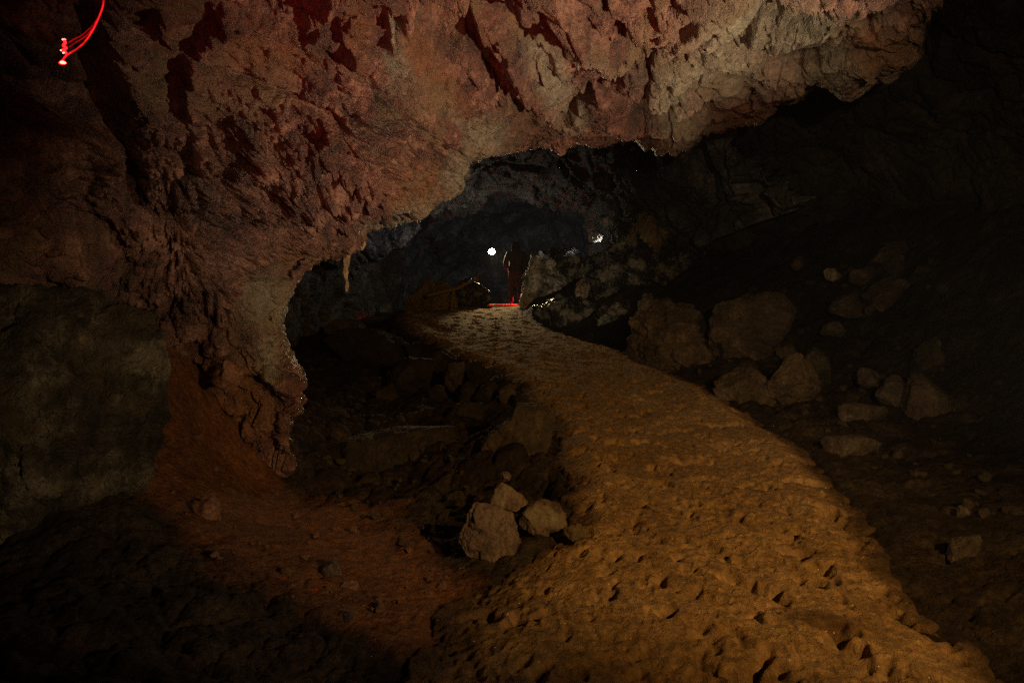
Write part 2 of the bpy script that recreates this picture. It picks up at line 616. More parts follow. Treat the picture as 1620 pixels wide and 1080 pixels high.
for pts, h, w in CRACKS:
    sd, tt = line_sd(px + 10 * noise(P * 5, 72), py + 10 * noise(P * 5, 73), pts)
    disp -= h * np.exp(-(sd / w) ** 2) * sst(0, .1, tt) * sst(0, .1, 1 - tt)
P2 = P + nrm.reshape(-1, 3) * disp[:, None]
drim_px = np.abs(np.concatenate([-np.ones((NU, NB)) * 5, np.tile(sv, (NU, 1))], 1)).ravel()
pale = 0
for x, y, rx, ry, a in [(640, 335, 70, 16, -28), (740, 275, 55, 24, -40), (770, 220, 40, 35, 0), (1060, 150, 36, 75, 10), (1180, 40, 150, 70, -25), (1300, 60, 120, 80, 0), (1130, 110, 90, 60, 0),
                        (1075, 70, 70, 20, -30), (870, 110, 28, 70, -30), (440, 480, 40, 45, 0), (620, 40, 12, 60, -8), (900, 185, 30, 30, 0),
                        (1080, 205, 40, 30, 0), (640, 120, 30, 45, -10), (700, 150, 12, 60, -32), (950, 70, 60, 20, 30), (425, 580, 22, 60, 10)]:
    c, s = math.cos(math.radians(a)), math.sin(math.radians(a))
    u = ((px - x) * c + (py - y) * s) / rx
    v = (-(px - x) * s + (py - y) * c) / ry
    pale = np.maximum(pale, np.exp(-(u * u + v * v) ** 1.5))
orange = 0
for x, y, rx, ry, a in [(690, 125, 24, 80, -38), (650, 290, 45, 40, 0), (480, 400, 40, 30, 0), (430, 100, 80, 40, 0), (1165, 190, 40, 22, 0),
                        (720, 50, 60, 40, 40), (380, 640, 50, 60, 0), (1380, 60, 60, 40, 0), (560, 30, 25, 60, 0)]:
    c, s = math.cos(math.radians(a)), math.sin(math.radians(a))
    u = ((px - x) * c + (py - y) * s) / rx
    v = (-(px - x) * s + (py - y) * c) / ry
    orange = np.maximum(orange, np.exp(-(u * u + v * v) ** 1.5))
ceil_o = make_obj("cave_ceiling", P2, grid_faces(NU, NB + NV), M_CEIL, attrs={"pale": pale, "orange": orange})
tag(ceil_o, kind="structure")

# ------------------------------------------------------------------ path
PATH = [  # row, left edge, right edge, metres ahead
    (1240, 640, 1720, 1.85), (1080, 660, 1598, 2.55), (1000, 690, 1500, 2.92), (940, 735, 1440, 3.32), (880, 850, 1392, 3.78), (830, 905, 1365, 4.28),
    (780, 903, 1325, 4.88), (730, 896, 1285, 5.7), (690, 882, 1238, 6.5), (650, 860, 1172, 7.5), (620, 832, 1122, 8.4),
    (590, 792, 1058, 9.7), (560, 722, 985, 11.2), (535, 664, 908, 12.8), (510, 632, 848, 14.8), (493, 636, 826, 16.8), (485, 700, 850, 18.6), (482.5, 740, 880, 20.5), (482, 700, 900, 24)]
pr = np.array(PATH, float)
PLp = at(pr[:, 1], pr[:, 0], pr[:, 3])
PRp = at(pr[:, 2], pr[:, 0], pr[:, 3])
yy = pr[:, 3]


def smooth_interp(y, v):
    # monotone-ish cubic through the survey rows
    m = np.gradient(v, yy)
    k = np.clip(np.searchsorted(yy, y) - 1, 0, len(yy) - 2)
    h = yy[k + 1] - yy[k]
    t = np.clip((y - yy[k]) / h, 0, 1)
    return ((2 * t ** 3 - 3 * t ** 2 + 1) * v[k] + (t ** 3 - 2 * t ** 2 + t) * h * m[k]
            + (-2 * t ** 3 + 3 * t ** 2) * v[k + 1] + (t ** 3 - t ** 2) * h * m[k + 1])


def path_at(y):
    z3 = np.zeros_like(y)
    j = np.stack([y, z3, z3], -1).reshape(-1, 3)
    jl = (0.10 * noise(j * 1.3, 91) + 0.05 * noise(j * 4.1, 92)).reshape(y.shape)
    jr = (0.08 * noise(j * 1.1 + 50, 93) + 0.05 * noise(j * 3.7 + 50, 94)).reshape(y.shape)
    return smooth_interp(y, PLp[:, 0]) + jl, smooth_interp(y, PRp[:, 0]) + jr, smooth_interp(y, PLp[:, 2])


NS, NT = 1000, 460
ys = np.exp(np.linspace(math.log(1.5), math.log(22.0), NS))
xl, xr, zp = path_at(ys)
tt = np.linspace(-0.06, 1.06, NT)
X = xl[:, None] + (xr - xl)[:, None] * tt[None]
Y = np.repeat(ys[:, None], NT, 1)
edge = np.maximum(np.maximum(xl[:, None] - X, X - xr[:, None]), 0)
Q = np.stack([X, Y, 0 * X], -1).reshape(-1, 3)
nedge = sst(0.0, 0.10, edge.ravel() + 0.08 * noise(Q * 4.5, 95) + 0.04 * noise(Q * 15, 96))
inset = np.minimum(X - xl[:, None], xr[:, None] - X).ravel()
Z = np.repeat(zp[:, None], NT, 1).ravel() + 0.035 * sst(-.02, .35, inset)
Z += 0.035 * fbm(Q * 0.9, 3, 81, 0.4) + 0.007 * fbm(Q * np.array([3.2, 2.6, 1]), 3, 82)
wq = warp(Q, 0.08, 4, 84)
Z += 0.002 * ridged(wq * np.array([6.5, 5.0, 1]), 3, 83) + 0.004 * fbm(Q * 30, 3, 85)
Z += 0.035 * sst(0.0, 0.25, inset) * sst(0.6, 0.2, inset) * sst(3.0, 5.0, Q[:, 1])
Z2 = np.zeros((NS, NT))
# trodden footprints, each pressed into the sand
rng = np.random.default_rng(4)
for k in range(5200):
    y0 = 1.6 + (20.0 - 1.6) * rng.random() ** 1.35
    a, b_, _ = path_at(np.array([y0]))
    x0 = a[0] + (b_[0] - a[0]) * (0.02 + 0.96 * rng.random())
    th = rng.normal(0.15, 0.45) + (math.pi if rng.random() < .4 else 0)
    Lf = 0.105 + 0.035 * rng.random()
    wf = 0.038 + 0.014 * rng.random()
    dp = (0.0015 + 0.0065 * rng.random() ** 1.8)
    if rng.random() < 0.8:
        Lf *= 0.42
        wf *= 0.55
        dp = 0.002 + 0.0055 * rng.random() ** 1.2
    i0, i1 = np.searchsorted(ys, y0 - 0.22), np.searchsorted(ys, y0 + 0.22)
    if i1 - i0 < 2:
        continue
    w_ = b_[0] - a[0]
    t0 = (x0 - a[0]) / w_
    j0 = max(0, int((t0 - 0.3 / w_ + 0.06) / 1.12 * NT))
    j1 = min(NT, int((t0 + 0.3 / w_ + 0.06) / 1.12 * NT) + 2)
    sx, sy = X[i0:i1, j0:j1] - x0, Y[i0:i1, j0:j1] - y0
    u = sx * math.cos(th) + sy * -math.sin(th)
    v = sx * math.sin(th) + sy * math.cos(th)
    ww = wf * (1 - 0.22 * np.cos(v / Lf * 2.2) + 0.12 * v / Lf)
    r = np.sqrt((u / ww) ** 2 + (v / Lf) ** 2)
    toe = 1 + 0.7 * v / Lf
    Z2[i0:i1, j0:j1] += -dp * toe * sst(1.2, 0.6, r) + dp * 0.5 * np.exp(-((r - 1.22) / 0.16) ** 2)
Z2 = np.where(Z2 < 0, -0.0085 * np.tanh(-Z2 / 0.0085), 0.006 * np.tanh(Z2 / 0.006))
Z = Z + Z2.ravel() - nedge * 0.16
soil = np.maximum(sst(.22, -.04, inset + .10 * noise(Q * 3.1, 97) + .05 * noise(Q * 11, 98)), sst(.5, -.1, (X - xl[:, None]).ravel() + .2 * noise(Q * 2.3, 99)) * sst(4.2, 3.0, Y.ravel()))
dc = at(1305, 995, 2.95)
damp = np.exp(-(((X.ravel() - dc[0]) / 0.19 + .12 * noise(Q * 9, 66)) ** 2 + ((Y.ravel() - dc[1]) / 0.10 + .12 * noise(Q * 9, 67)) ** 2) ** 2)
path_o = make_obj("path", np.stack([X.ravel(), Y.ravel(), Z], -1), grid_faces(NS, NT), M_SAND, attrs={"red": damp, "orange": soil})
tag(path_o, kind="structure")

# ------------------------------------------------------------------ ground
GC = [(650, 600, 11.0), (700, 645, 8.6), (600, 662, 8.2), (480, 640, 9.4), (480, 560, 13), (470, 782, 5.6), (600, 800, 5.2),
      (700, 880, 4.1), (560, 720, 6.8), (800, 790, 5.0), (860, 760, 5.35), (820, 700, 6.3),
      (560, 530, 15), (450, 520, 16), (600, 500, 20), (690, 497, 18),
      (460, 775, 5.6), (400, 748, 5.6), (335, 690, 5.5), (300, 565, 5.7), (255, 520, 5.5), (265, 700, 4.7), (270, 800, 3.95), (400, 850, 4.0), (550, 905, 3.6),
      (330, 800, 4.3), (300, 950, 3.0), (500, 1000, 2.85), (100, 905, 3.2), (0, 1010, 2.5), (600, 1080, 2.5), (690, 960, 3.2), (300, 1080, 2.3),
      (100, 480, 5.2), (0, 440, 4.7), (-200, 420, 4.4), (-300, 1050, 2.4), (-300, 900, 3.2), (-900, 1000, 2.0), (0, 1300, 1.5), (810, 1400, 1.5), (1600, 1300, 1.7),
      (1620, 980, 3.1), (1500, 800, 4.55), (1400, 722, 5.85), (1620, 700, 5.7), (1550, 560, 7.6), (1400, 600, 8.1), (1300, 665, 6.9),
      (1300, 560, 9.3), (1200, 572, 9.7), (1400, 470, 10.2), (1350, 400, 11.3), (1500, 400, 9.6), (1100, 545, 11), (1150, 480, 12.6),
      (1000, 545, 12.4), (1000, 480, 14.5), (930, 500, 15.2), (1000, 400, 17), (1620, 480, 7.6), (1900, 520, 5.6), (2400, 700, 3.0), (2000, 1000, 2.6),
      (800, 482, 21), (900, 476, 22), (800, 470, 30), (600, 470, 30), (1000, 440, 30), (450, 480, 24), (1300, 330, 14), (1150, 400, 15)]
gp = np.array(GC, float)
g3 = at(gp[:, 0], gp[:, 1], gp[:, 2])


def polar(x, y):
    return np.stack([np.arctan2(x, y + 0.0), np.log(np.hypot(x, y))], -1)


_gz = tps(polar(g3[:, 0], g3[:, 1]), g3[:, 2], 2e-3)


def ground_base(x, y):
    z = _gz(polar(x, y)).reshape(x.shape)
    a, b_, zz = path_at(np.clip(y, 1.5, 23.5))
    outL, outR = a - x, x - b_
    wL = 0.25 + 0.35 * sst(5, 8, y)
    wL = np.where(y < 4.2, 0.9, wL)
    w = np.where(outL > outR, wL, 0.22 + 0.1 * sst(5, 9, y))
    o = np.maximum(outL, outR)
    k = sst(0, 1, o / w)
    k = np.where(y > 20, np.maximum(k, sst(20, 26, y)), k)
    return (zz - 0.05 + 0.042 * sst(-.3, 0, o)) * (1 - k) + z * k, o


NA, NR = 760, 720
az = np.linspace(math.radians(-64), math.radians(64), NA)
rr = np.exp(np.linspace(math.log(1.15), math.log(32), NR))
X = np.sin(az)[:, None] * rr[None]
Y = np.cos(az)[:, None] * rr[None]
z, o = ground_base(X.ravel(), Y.ravel())
Q = np.stack([X.ravel(), Y.ravel(), z], -1)
Q2 = Q * np.array([1, 1, 0.4])
keep = sst(0.0, 0.15, o)
px, py = proj(Q)
REDP = [(200, 470), (330, 530), (400, 590), (455, 780), (560, 800), (700, 885), (745, 930), (690, 1000), (600, 1010), (450, 950), (320, 870), (240, 790), (150, 600)]
redm = sst(-45, 40, poly_sd(px, py, REDP) + 40 * noise(Q * 2.2, 101))
rocky = sst(-30, 30, poly_sd(px, py, [(455, 560), (640, 520), (800, 590), (890, 680), (900, 780), (820, 830), (640, 800), (470, 790)]))
rightr = sst(1000, 1200, px) * sst(760, 600, py)
dz = 0.06 * fbm(Q2 * 1.1, 4, 111) + 0.022 * fbm(Q2 * 4.5, 4, 112) + 0.012 * ridged(warp(Q2, .06, 5, 113) * 9, 3, 114)
dz += (0.03 + 0.05 * rocky + .05 * rightr) * lumps(warp(Q2, .1, 4, 115) * 3.4, 116) * (1 - .7 * redm)
dz += 0.015 * lumps(Q2 * 9, 117) + 0.008 * lumps(Q2 * 21, 118)
dz += (rocky * 0.10 + rightr * 0.08) * facet(warp(Q2, .12, 3, 119) * 2.2, 120, 1.6, 0.5, 0.08)
dz = dz * (1 - .45 * redm)
z = z + dz * (0.15 + 0.85 * keep) - 0.03 * (1 - keep)
ground = make_obj("ground", np.stack([X.ravel(), Y.ravel(), z], -1), grid_faces(NA, NR), M_GROUND, attrs={"red": redm})
tag(ground, kind="structure")
_GR = (z.reshape(NA, NR))


def gheight(x, y):
    a, r = math.atan2(x, y), math.log(math.hypot(x, y))
    i = (a - az[0]) / (az[-1] - az[0]) * (NA - 1)
    j = (r - math.log(1.15)) / (math.log(32) - math.log(1.15)) * (NR - 1)
    i, j = min(max(int(i), 0), NA - 1), min(max(int(j), 0), NR - 1)
    return float(_GR[i, j])


def ground_hit(px, py):
    """where the line of sight meets the ground"""
    p = np.array([0, 0, CAMZ])
    d = at(px, py, 1.0) - p
    t = 1.2
    while t < 26:
        q = p + d * t
        if q[2] <= gheight(q[0], q[1]):
            return q
        t += 0.02
    return p + d * 26


# ------------------------------------------------------------------ walls further in
def sheet(name, x0, x1, y0, y1, n, m, ctrl, mat, amp, seed, kindlabel=None, freq=1.0, attrs=None):
    ev = tps([(a / 1000, b / 1000) for a, b, c in ctrl], [math.log(c) for a, b, c in ctrl], 1e-4)
    gx, gy = np.meshgrid(np.linspace(x0, x1, n), np.linspace(y0, y1, m), indexing='ij')
    d = np.exp(ev(np.stack([gx.ravel() / 1000, gy.ravel() / 1000], -1))).reshape(gx.shape)
    G = at(gx, gy, d)
    nr = grid_normals(G, np.array([0, 0, 1.5])).reshape(-1, 3)
    P = G.reshape(-1, 3)
    W = warp(warp(P, .5, .7, seed), .1, 3, seed + 1)
    dd = amp * (0.6 * fbm(P * .5 * freq, 3, seed + 2) + 0.55 * facet(W * .8 * freq, seed + 3, 1.5, .4, .08)
                + 0.22 * facet(W * 2.1 * freq, seed + 4, 1.5, .4, .09) + 0.09 * facet(W * 5 * freq, seed + 5, 1.5, .4, .1)
                + 0.05 * ridged(W * 6 * freq, 4, seed + 6))
    o = make_obj(name, P + nr * dd[:, None], grid_faces(n, m), mat, attrs=attrs)
    tag(o, kind="structure")
    return o


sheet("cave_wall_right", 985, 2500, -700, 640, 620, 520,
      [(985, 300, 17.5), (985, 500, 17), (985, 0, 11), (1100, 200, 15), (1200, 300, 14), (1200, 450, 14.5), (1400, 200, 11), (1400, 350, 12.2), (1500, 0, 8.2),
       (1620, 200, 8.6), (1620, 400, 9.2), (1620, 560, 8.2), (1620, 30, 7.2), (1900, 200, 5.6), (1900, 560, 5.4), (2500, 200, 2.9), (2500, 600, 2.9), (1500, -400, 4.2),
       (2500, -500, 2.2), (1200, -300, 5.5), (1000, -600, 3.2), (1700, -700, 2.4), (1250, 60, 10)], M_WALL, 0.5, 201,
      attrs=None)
sheet("cave_wall_far", 330, 1180, 60, 640, 460, 320,
      [(330, 300, 11), (330, 600, 10.5), (450, 400, 13.5), (450, 560, 13), (520, 400, 17), (520, 540, 16.5), (600, 400, 21), (600, 520, 21), (680, 400, 25), (780, 400, 27),
       (780, 500, 27), (860, 400, 28), (950, 380, 27), (1050, 380, 25), (1180, 380, 20), (780, 250, 24), (780, 120, 18), (500, 200, 14), (1100, 150, 17), (780, 600, 27)],
      M_FAR, 0.7, 301, freq=0.8)

# far ceiling: another overhang whose rim is the dark arch behind the lamp
RIM2 = [(545, 425), (575, 402), (620, 378), (660, 352), (690, 338), (740, 324), (790, 318), (830, 320), (868, 318), (905, 326), (930, 342), (945, 362), (950, 390), (965, 420), (1000, 440)]
n1, n2, n3 = 360, 240, 30
rim2 = resample(RIM2, n1)
o2 = rim2 - np.array([820, 520.])
for _ in range(40):
    o2[1:-1] = (o2[:-2] + 2 * o2[1:-1] + o2[2:]) / 4
o2 /= np.linalg.norm(o2, axis=1, keepdims=True)
s2 = np.linspace(0, 1, n2) ** 1.2 * 300
dr = 21.5 - 3.5 * (np.abs(rim2[:, 0] - 800) / 200) ** 1.5
fr2 = at(rim2[:, 0][:, None] + o2[:, 0][:, None] * s2, rim2[:, 1][:, None] + o2[:, 1][:, None] * s2, dr[:, None] - 9 * (s2[None] / 300) ** 0.8)
tb2 = np.linspace(1, 1 / n3, n3)
bk2 = at(rim2[:, 0][:, None] + o2[:, 0][:, None] * 25 * tb2 ** 2, rim2[:, 1][:, None] + o2[:, 1][:, None] * 25 * tb2 ** 2, dr[:, None] + 4 * tb2[None])
G = np.concatenate([bk2, fr2], 1)
nr = grid_normals(G, np.array([0, 17, 0.5])).reshape(-1, 3)
P = G.reshape(-1, 3)
W = warp(warp(P, .5, .8, 401), .1, 3, 402)
dd = 0.35 * fbm(P * .5, 3, 403) + .42 * facet(W * .75, 404, 1.6, .4, .08) + .2 * facet(W * 1.9, 405, 1.6, .4, .08) + .09 * facet(W * 4.5, 406, 1.5, .4, .1) + .05 * ridged(W * 5, 4, 407)
tag(make_obj("cave_ceiling_far", P + nr * dd[:, None], grid_faces(n1, n2 + n3), M_FAR), kind="structure")

# ------------------------------------------------------------------ boulders
_ico = {}


def ico(k):
    if k not in _ico:
        bm = bmesh.new()
        bmesh.ops.create_icosphere(bm, subdivisions=k, radius=1)
        V = np.array([v.co[:] for v in bm.verts])
        Fc = np.array([[v.index for v in f.verts] for f in bm.faces])
        bm.free()
        _ico[k] = (V, Fc)
    return _ico[k]


def rock_shape(outline_xz, D, seed, sub=5, cuts=9, rough=1.0, lump=0.0, planes=(), stretch=None):
    """closed rock: outline (x,z around 0), half depth D, flat broken faces"""
    rng = np.random.default_rng(seed)
    V, Fc = ico(sub)
    o = np.asarray(outline_xz, float)
    th = np.arctan2(o[:, 1], o[:, 0])
    ds = resample(o, 240, True)
    t2 = np.arctan2(ds[:, 1], ds[:, 0])
    r2 = np.hypot(ds[:, 0], ds[:, 1])
    k = np.argsort(t2)
    t2, r2 = t2[k], r2[k]
    r2 = np.convolve(np.r_[r2[-4:], r2, r2[:4]], np.ones(5) / 5, 'same')[4:-4]
    a, c, b = V[:, 0], V[:, 1], V[:, 2]
    R = np.interp(np.arctan2(b, a), np.r_[t2[-1] - 2 * math.pi, t2, t2[0] + 2 * math.pi], np.r_[r2[-1], r2, r2[0]])
    rho = np.sqrt(a * a + b * b)
    f = np.where(rho > 1e-6, np.minimum(1, rho * 1.25) / np.maximum(rho, 1e-6), 1)   # fuller towards the outline
    f = f * (1 - .35 * np.maximum(c, 0))
    P = np.stack([a * f * R, c * D, b * f * R], -1)
    for n, h in planes:
        n = np.array(n, float) / np.linalg.norm(n)
        sd = P @ n
        P = P - n * np.maximum(sd - h * sd.max(), 0)[:, None]
    for _ in range(cuts + 3):
        n = rng.normal(size=3)
        n[1] = -abs(n[1]) * 1.1 - 0.35 if rng.random() < .75 else abs(n[1]) + .4
        n /= np.linalg.norm(n)
        s = P @ n
        h = s.max() * rng.uniform(0.5, 0.85)
        P = P - n * np.maximum(s - h, 0)[:, None]
    sz = float(np.mean(r2))
    q = P / sz + seed * 3.7
    if stretch:
        q = P * np.array(stretch) / sz + seed * 3.7
    dirn = V / np.linalg.norm(V, axis=1, keepdims=True)
    w = warp(q, .15, 2, seed)
    dd = 0.06 * fbm(q * 1.3, 3, seed + 1) + rough * (0.10 * facet(w * 1.5, seed + 2, 2.2, .3, .05, .3) + 0.045 * facet(w * 3.8, seed + 3, 2.2, .35, .06, .4)
                                                   + 0.016 * ridged(w * 7, 4, seed + 4)
                                                   + (0.016 * facet(w * 10, seed + 5, 2.2, .35, .07, .4) if sub >= 6 else 0))
    if lump:
        dd = dd + lump * (0.09 * lumps(w * 3, seed + 6) + .04 * lumps(w * 7, seed + 7))
    return P + dirn * (dd * sz)[:, None], Fc


def boulder(name, label, outline, d, depth, seed, mat, group=None, cat="boulder", sub=5, cuts=9, rough=1.0, lump=0.0, parent=None, planes=(), stretch=None):
    o = np.asarray(outline, float)
    w3 = at(o[:, 0], o[:, 1], d)
    c = (w3.max(0) + w3.min(0)) / 2
    P, Fc = rock_shape(np.stack([w3[:, 0] - c[0], w3[:, 2] - c[2]], -1), depth, seed, sub, cuts, rough, lump, planes, stretch)
    ob = make_obj(name, P, Fc, mat, parent)
    ob.location = c
    if parent is None:
        tag(ob, label, cat, group)
    return ob


GB = "boulders beside the sand path"
B = boulder
# left foreground block
B("rock_block", "big greenish grey rock block with a sheer face at the left edge of the photo",
  [(-260, 440), (-100, 425), (20, 432), (90, 450), (150, 470), (205, 490), (240, 518), (250, 560), (251, 640), (257, 690), (252, 750), (243, 790), (222, 815),
   (170, 832), (90, 842), (-20, 880), (-260, 900)], 3.75, 0.75, 1, M_BLOCK, cat="rock", sub=7, cuts=3, rough=.8, planes=[((.10, -1, .04), .45), ((.9, -.6, 0), .82), ((-.1, -.5, .9), .85)], stretch=(2.2, 2.2, 1.0))
# three stacked by the path
B("boulder", "largest grey brown boulder of the small pile by the left path edge",
  [(728, 848), (736, 815), (752, 797), (786, 802), (822, 820), (832, 850), (836, 868), (815, 885), (786, 896), (752, 884), (735, 868)], 3.95, 0.2, 11, M_BOULDER_PINK, "boulders piled by the left path edge", sub=6, cuts=4, planes=[((-.15, -1, .2), .5), ((.8, -1, .1), .75)], rough=1.1)
B("boulder", "rounded boulder on the right of the small pile by the left path edge",
  [(824, 820), (835, 800), (862, 789), (888, 798), (904, 822), (903, 838), (882, 850), (872, 868), (845, 876), (832, 862)], 4.2, 0.16, 12, M_BOULDER_PINK, "boulders piled by the left path edge", sub=6, rough=.8, cuts=4, planes=[((-.7, -1, 0), .7), ((.5, -1, .3), .65)])
B("boulder", "pinkish split boulder resting on top of the small pile by the path",
  [(777, 796), (784, 774), (795, 762), (812, 762), (828, 772), (838, 796), (834, 806), (818, 812), (800, 802)], 4.32, 0.13, 13, M_BOULDER_PINK, "boulders piled by the left path edge", cuts=10)
B("stone", "thin pinkish flake lying on the topmost boulder of the small pile",
  [(784, 761), (795, 748), (808, 746), (813, 752), (811, 762)], 4.36, 0.06, 14, M_BOULDER_PINK, cat="stone", sub=4)
B("stone", "small squarish stone on the sand right of the small boulder pile",
  [(892, 834), (902, 829), (920, 828), (930, 836), (932, 852), (915, 860), (895, 860)], 4.0, 0.09, 15, M_BOULDER, cat="stone", sub=5)
B("stone", "rounded ochre stone in front of the small boulder pile",
  [(800, 908), (808, 890), (822, 884), (836, 890), (842, 905), (820, 915)], 3.95, 0.10, 16, M_REDST, cat="stone", sub=5, rough=.6)
# ditch on the left
GD = "rocks in the ditch left of the path"
B("boulder", "large smooth brown boulder in the ditch behind the small pile",
  [(752, 735), (768, 695), (790, 672), (808, 660), (818, 636), (850, 638), (876, 662), (866, 690), (850, 745), (828, 765), (790, 768), (762, 755)], 6.2, 0.45, 21, M_GREYST, GD, sub=6, rough=.6, cuts=-3, planes=[((-.3, -1, .35), .6), ((.6, -1, .1), .75), ((0, -.3, 1), .9)])
B("rock_slab", "wide low rock slab on the ditch floor left of the large smooth boulder",
  [(480, 715), (560, 690), (640, 681), (722, 676), (742, 700), (730, 745), (640, 752), (550, 745), (490, 735)], 6.9, 0.6, 22, M_DARKST, GD, "rock slab", sub=6, rough=.6, cuts=5)
B("rock_slab", "tilted grey slab leaning against the far left bank of the path",
  [(596, 573), (640, 566), (684, 570), (692, 602), (668, 640), (642, 645), (618, 612)], 10.4, 0.35, 23, M_DARKST, GD, "rock slab")
B("rock_slab", "flat topped pale slab at the head of the ditch below the path crest",
  [(518, 536), (545, 520), (600, 521), (640, 543), (678, 566), (625, 575), (560, 580), (528, 560)], 12.6, 0.7, 24, M_DARKST, GD, "rock slab", sub=6, rough=.5, cuts=5)
B("boulder", "low rounded boulder behind the flat slab at the head of the ditch",
  [(515, 522), (535, 504), (562, 504), (592, 522), (560, 532), (530, 532)], 14.2, 0.4, 25, M_BLOCK, GD, rough=.5)
GK = "broken rocks in the bank left of the path"
for k, (ol, d) in enumerate([
        ([(706, 578), (736, 572), (732, 600), (718, 634), (704, 606)], 9.4), ([(680, 606), (705, 611), (708, 640), (684, 644)], 9.2),
        ([(737, 602), (759, 598), (752, 628), (738, 652), (727, 632)], 8.9), ([(766, 602), (788, 598), (776, 640), (754, 652), (752, 630)], 8.6),
        ([(790, 606), (818, 610), (816, 636), (792, 642)], 8.3), ([(698, 668), (728, 634), (772, 640), (778, 662), (742, 676)], 7.9),
        ([(672, 560), (700, 556), (708, 580), (684, 592)], 10.8), ([(640, 540), (668, 540), (676, 562), (650, 566)], 12.2),
        ([(716, 640), (740, 655), (728, 672), (704, 668)], 8.2), ([(816, 618), (836, 628), (834, 650), (812, 648)], 7.9),
        ([(735, 574), (760, 570), (764, 594), (742, 600)], 9.6), ([(588, 612), (622, 606), (634, 640), (600, 648)], 9.6)]):
    B("bank_rock", None, ol, d, 0.16, 31 + k, M_DARKST if k % 4 else M_GREYST, None, sub=5)
    ob = bpy.data.objects[-1] if False else COL.objects[-1]
    tag(ob, "angular broken rock sticking out of the sandy bank on the left side of the path", "rock", GK)
# right-hand rubble
B("boulder", "broad angular boulder, biggest one on the slope right of the path",
  [(1118, 545), (1126, 510), (1144, 482), (1190, 466), (1222, 468), (1242, 488), (1270, 514), (1248, 532), (1212, 560), (1165, 574), (1122, 566)], 9.9, 0.8, 51, M_BOULDER, GB, sub=6, cuts=4, rough=1.2, planes=[((-.3, -1, .25), .6), ((.5, -1, -.1), .62)])
B("boulder", "lumpy rust brown boulder at the right path edge before the dark passage",
  [(984, 520), (1000, 505), (1022, 482), (1045, 472), (1085, 474), (1110, 480), (1110, 520), (1122, 560), (1120, 588), (1085, 598), (1050, 592), (1018, 575), (988, 548)], 10.6, 0.7, 52, M_BOULDER, GB, sub=6, cuts=8, rough=1.6, lump=1.0)
B("boulder", "smooth grey oval boulder lying against the right path edge",
  [(1110, 602), (1126, 586), (1160, 578), (1186, 585), (1212, 606), (1230, 634), (1222, 652), (1185, 656), (1150, 642), (1122, 622)], 8.3, 0.45, 53, M_BOULDER, GB, sub=6, cuts=7, rough=.8)
B("boulder", "upright rounded boulder between the oval boulder and the greenish one",
  [(1214, 606), (1232, 582), (1252, 562), (1274, 556), (1288, 575), (1296, 605), (1290, 632), (1265, 646), (1240, 640), (1222, 625)], 7.9, 0.35, 54, M_BOULDER, GB, sub=6, rough=.9)
B("boulder", "greenish grey boulder half hidden behind the upright rounded boulder",
  [(1270, 565), (1285, 550), (1308, 553), (1320, 575), (1322, 615), (1310, 632), (1285, 630), (1270, 600)], 8.25, 0.3, 55, M_BLOCK, GB)
B("boulder", "pointed triangular boulder standing alone near the right edge",
  [(1430, 655), (1437, 620), (1448, 596), (1462, 590), (1480, 604), (1510, 632), (1516, 660), (1500, 674), (1465, 674)], 6.9, 0.3, 56, M_BOULDER, GB, sub=6, cuts=2, rough=.9, planes=[((.15, -1, .2), .55), ((-.8, -.8, .1), .7)])
B("boulder", "dark blocky rock leaning against the left side of the triangular boulder",
  [(1385, 625), (1398, 604), (1418, 592), (1440, 600), (1440, 630), (1428, 660), (1400, 645)], 7.15, 0.2, 57, M_GREYST, GB)
GS = "stones on the slope right of the path"
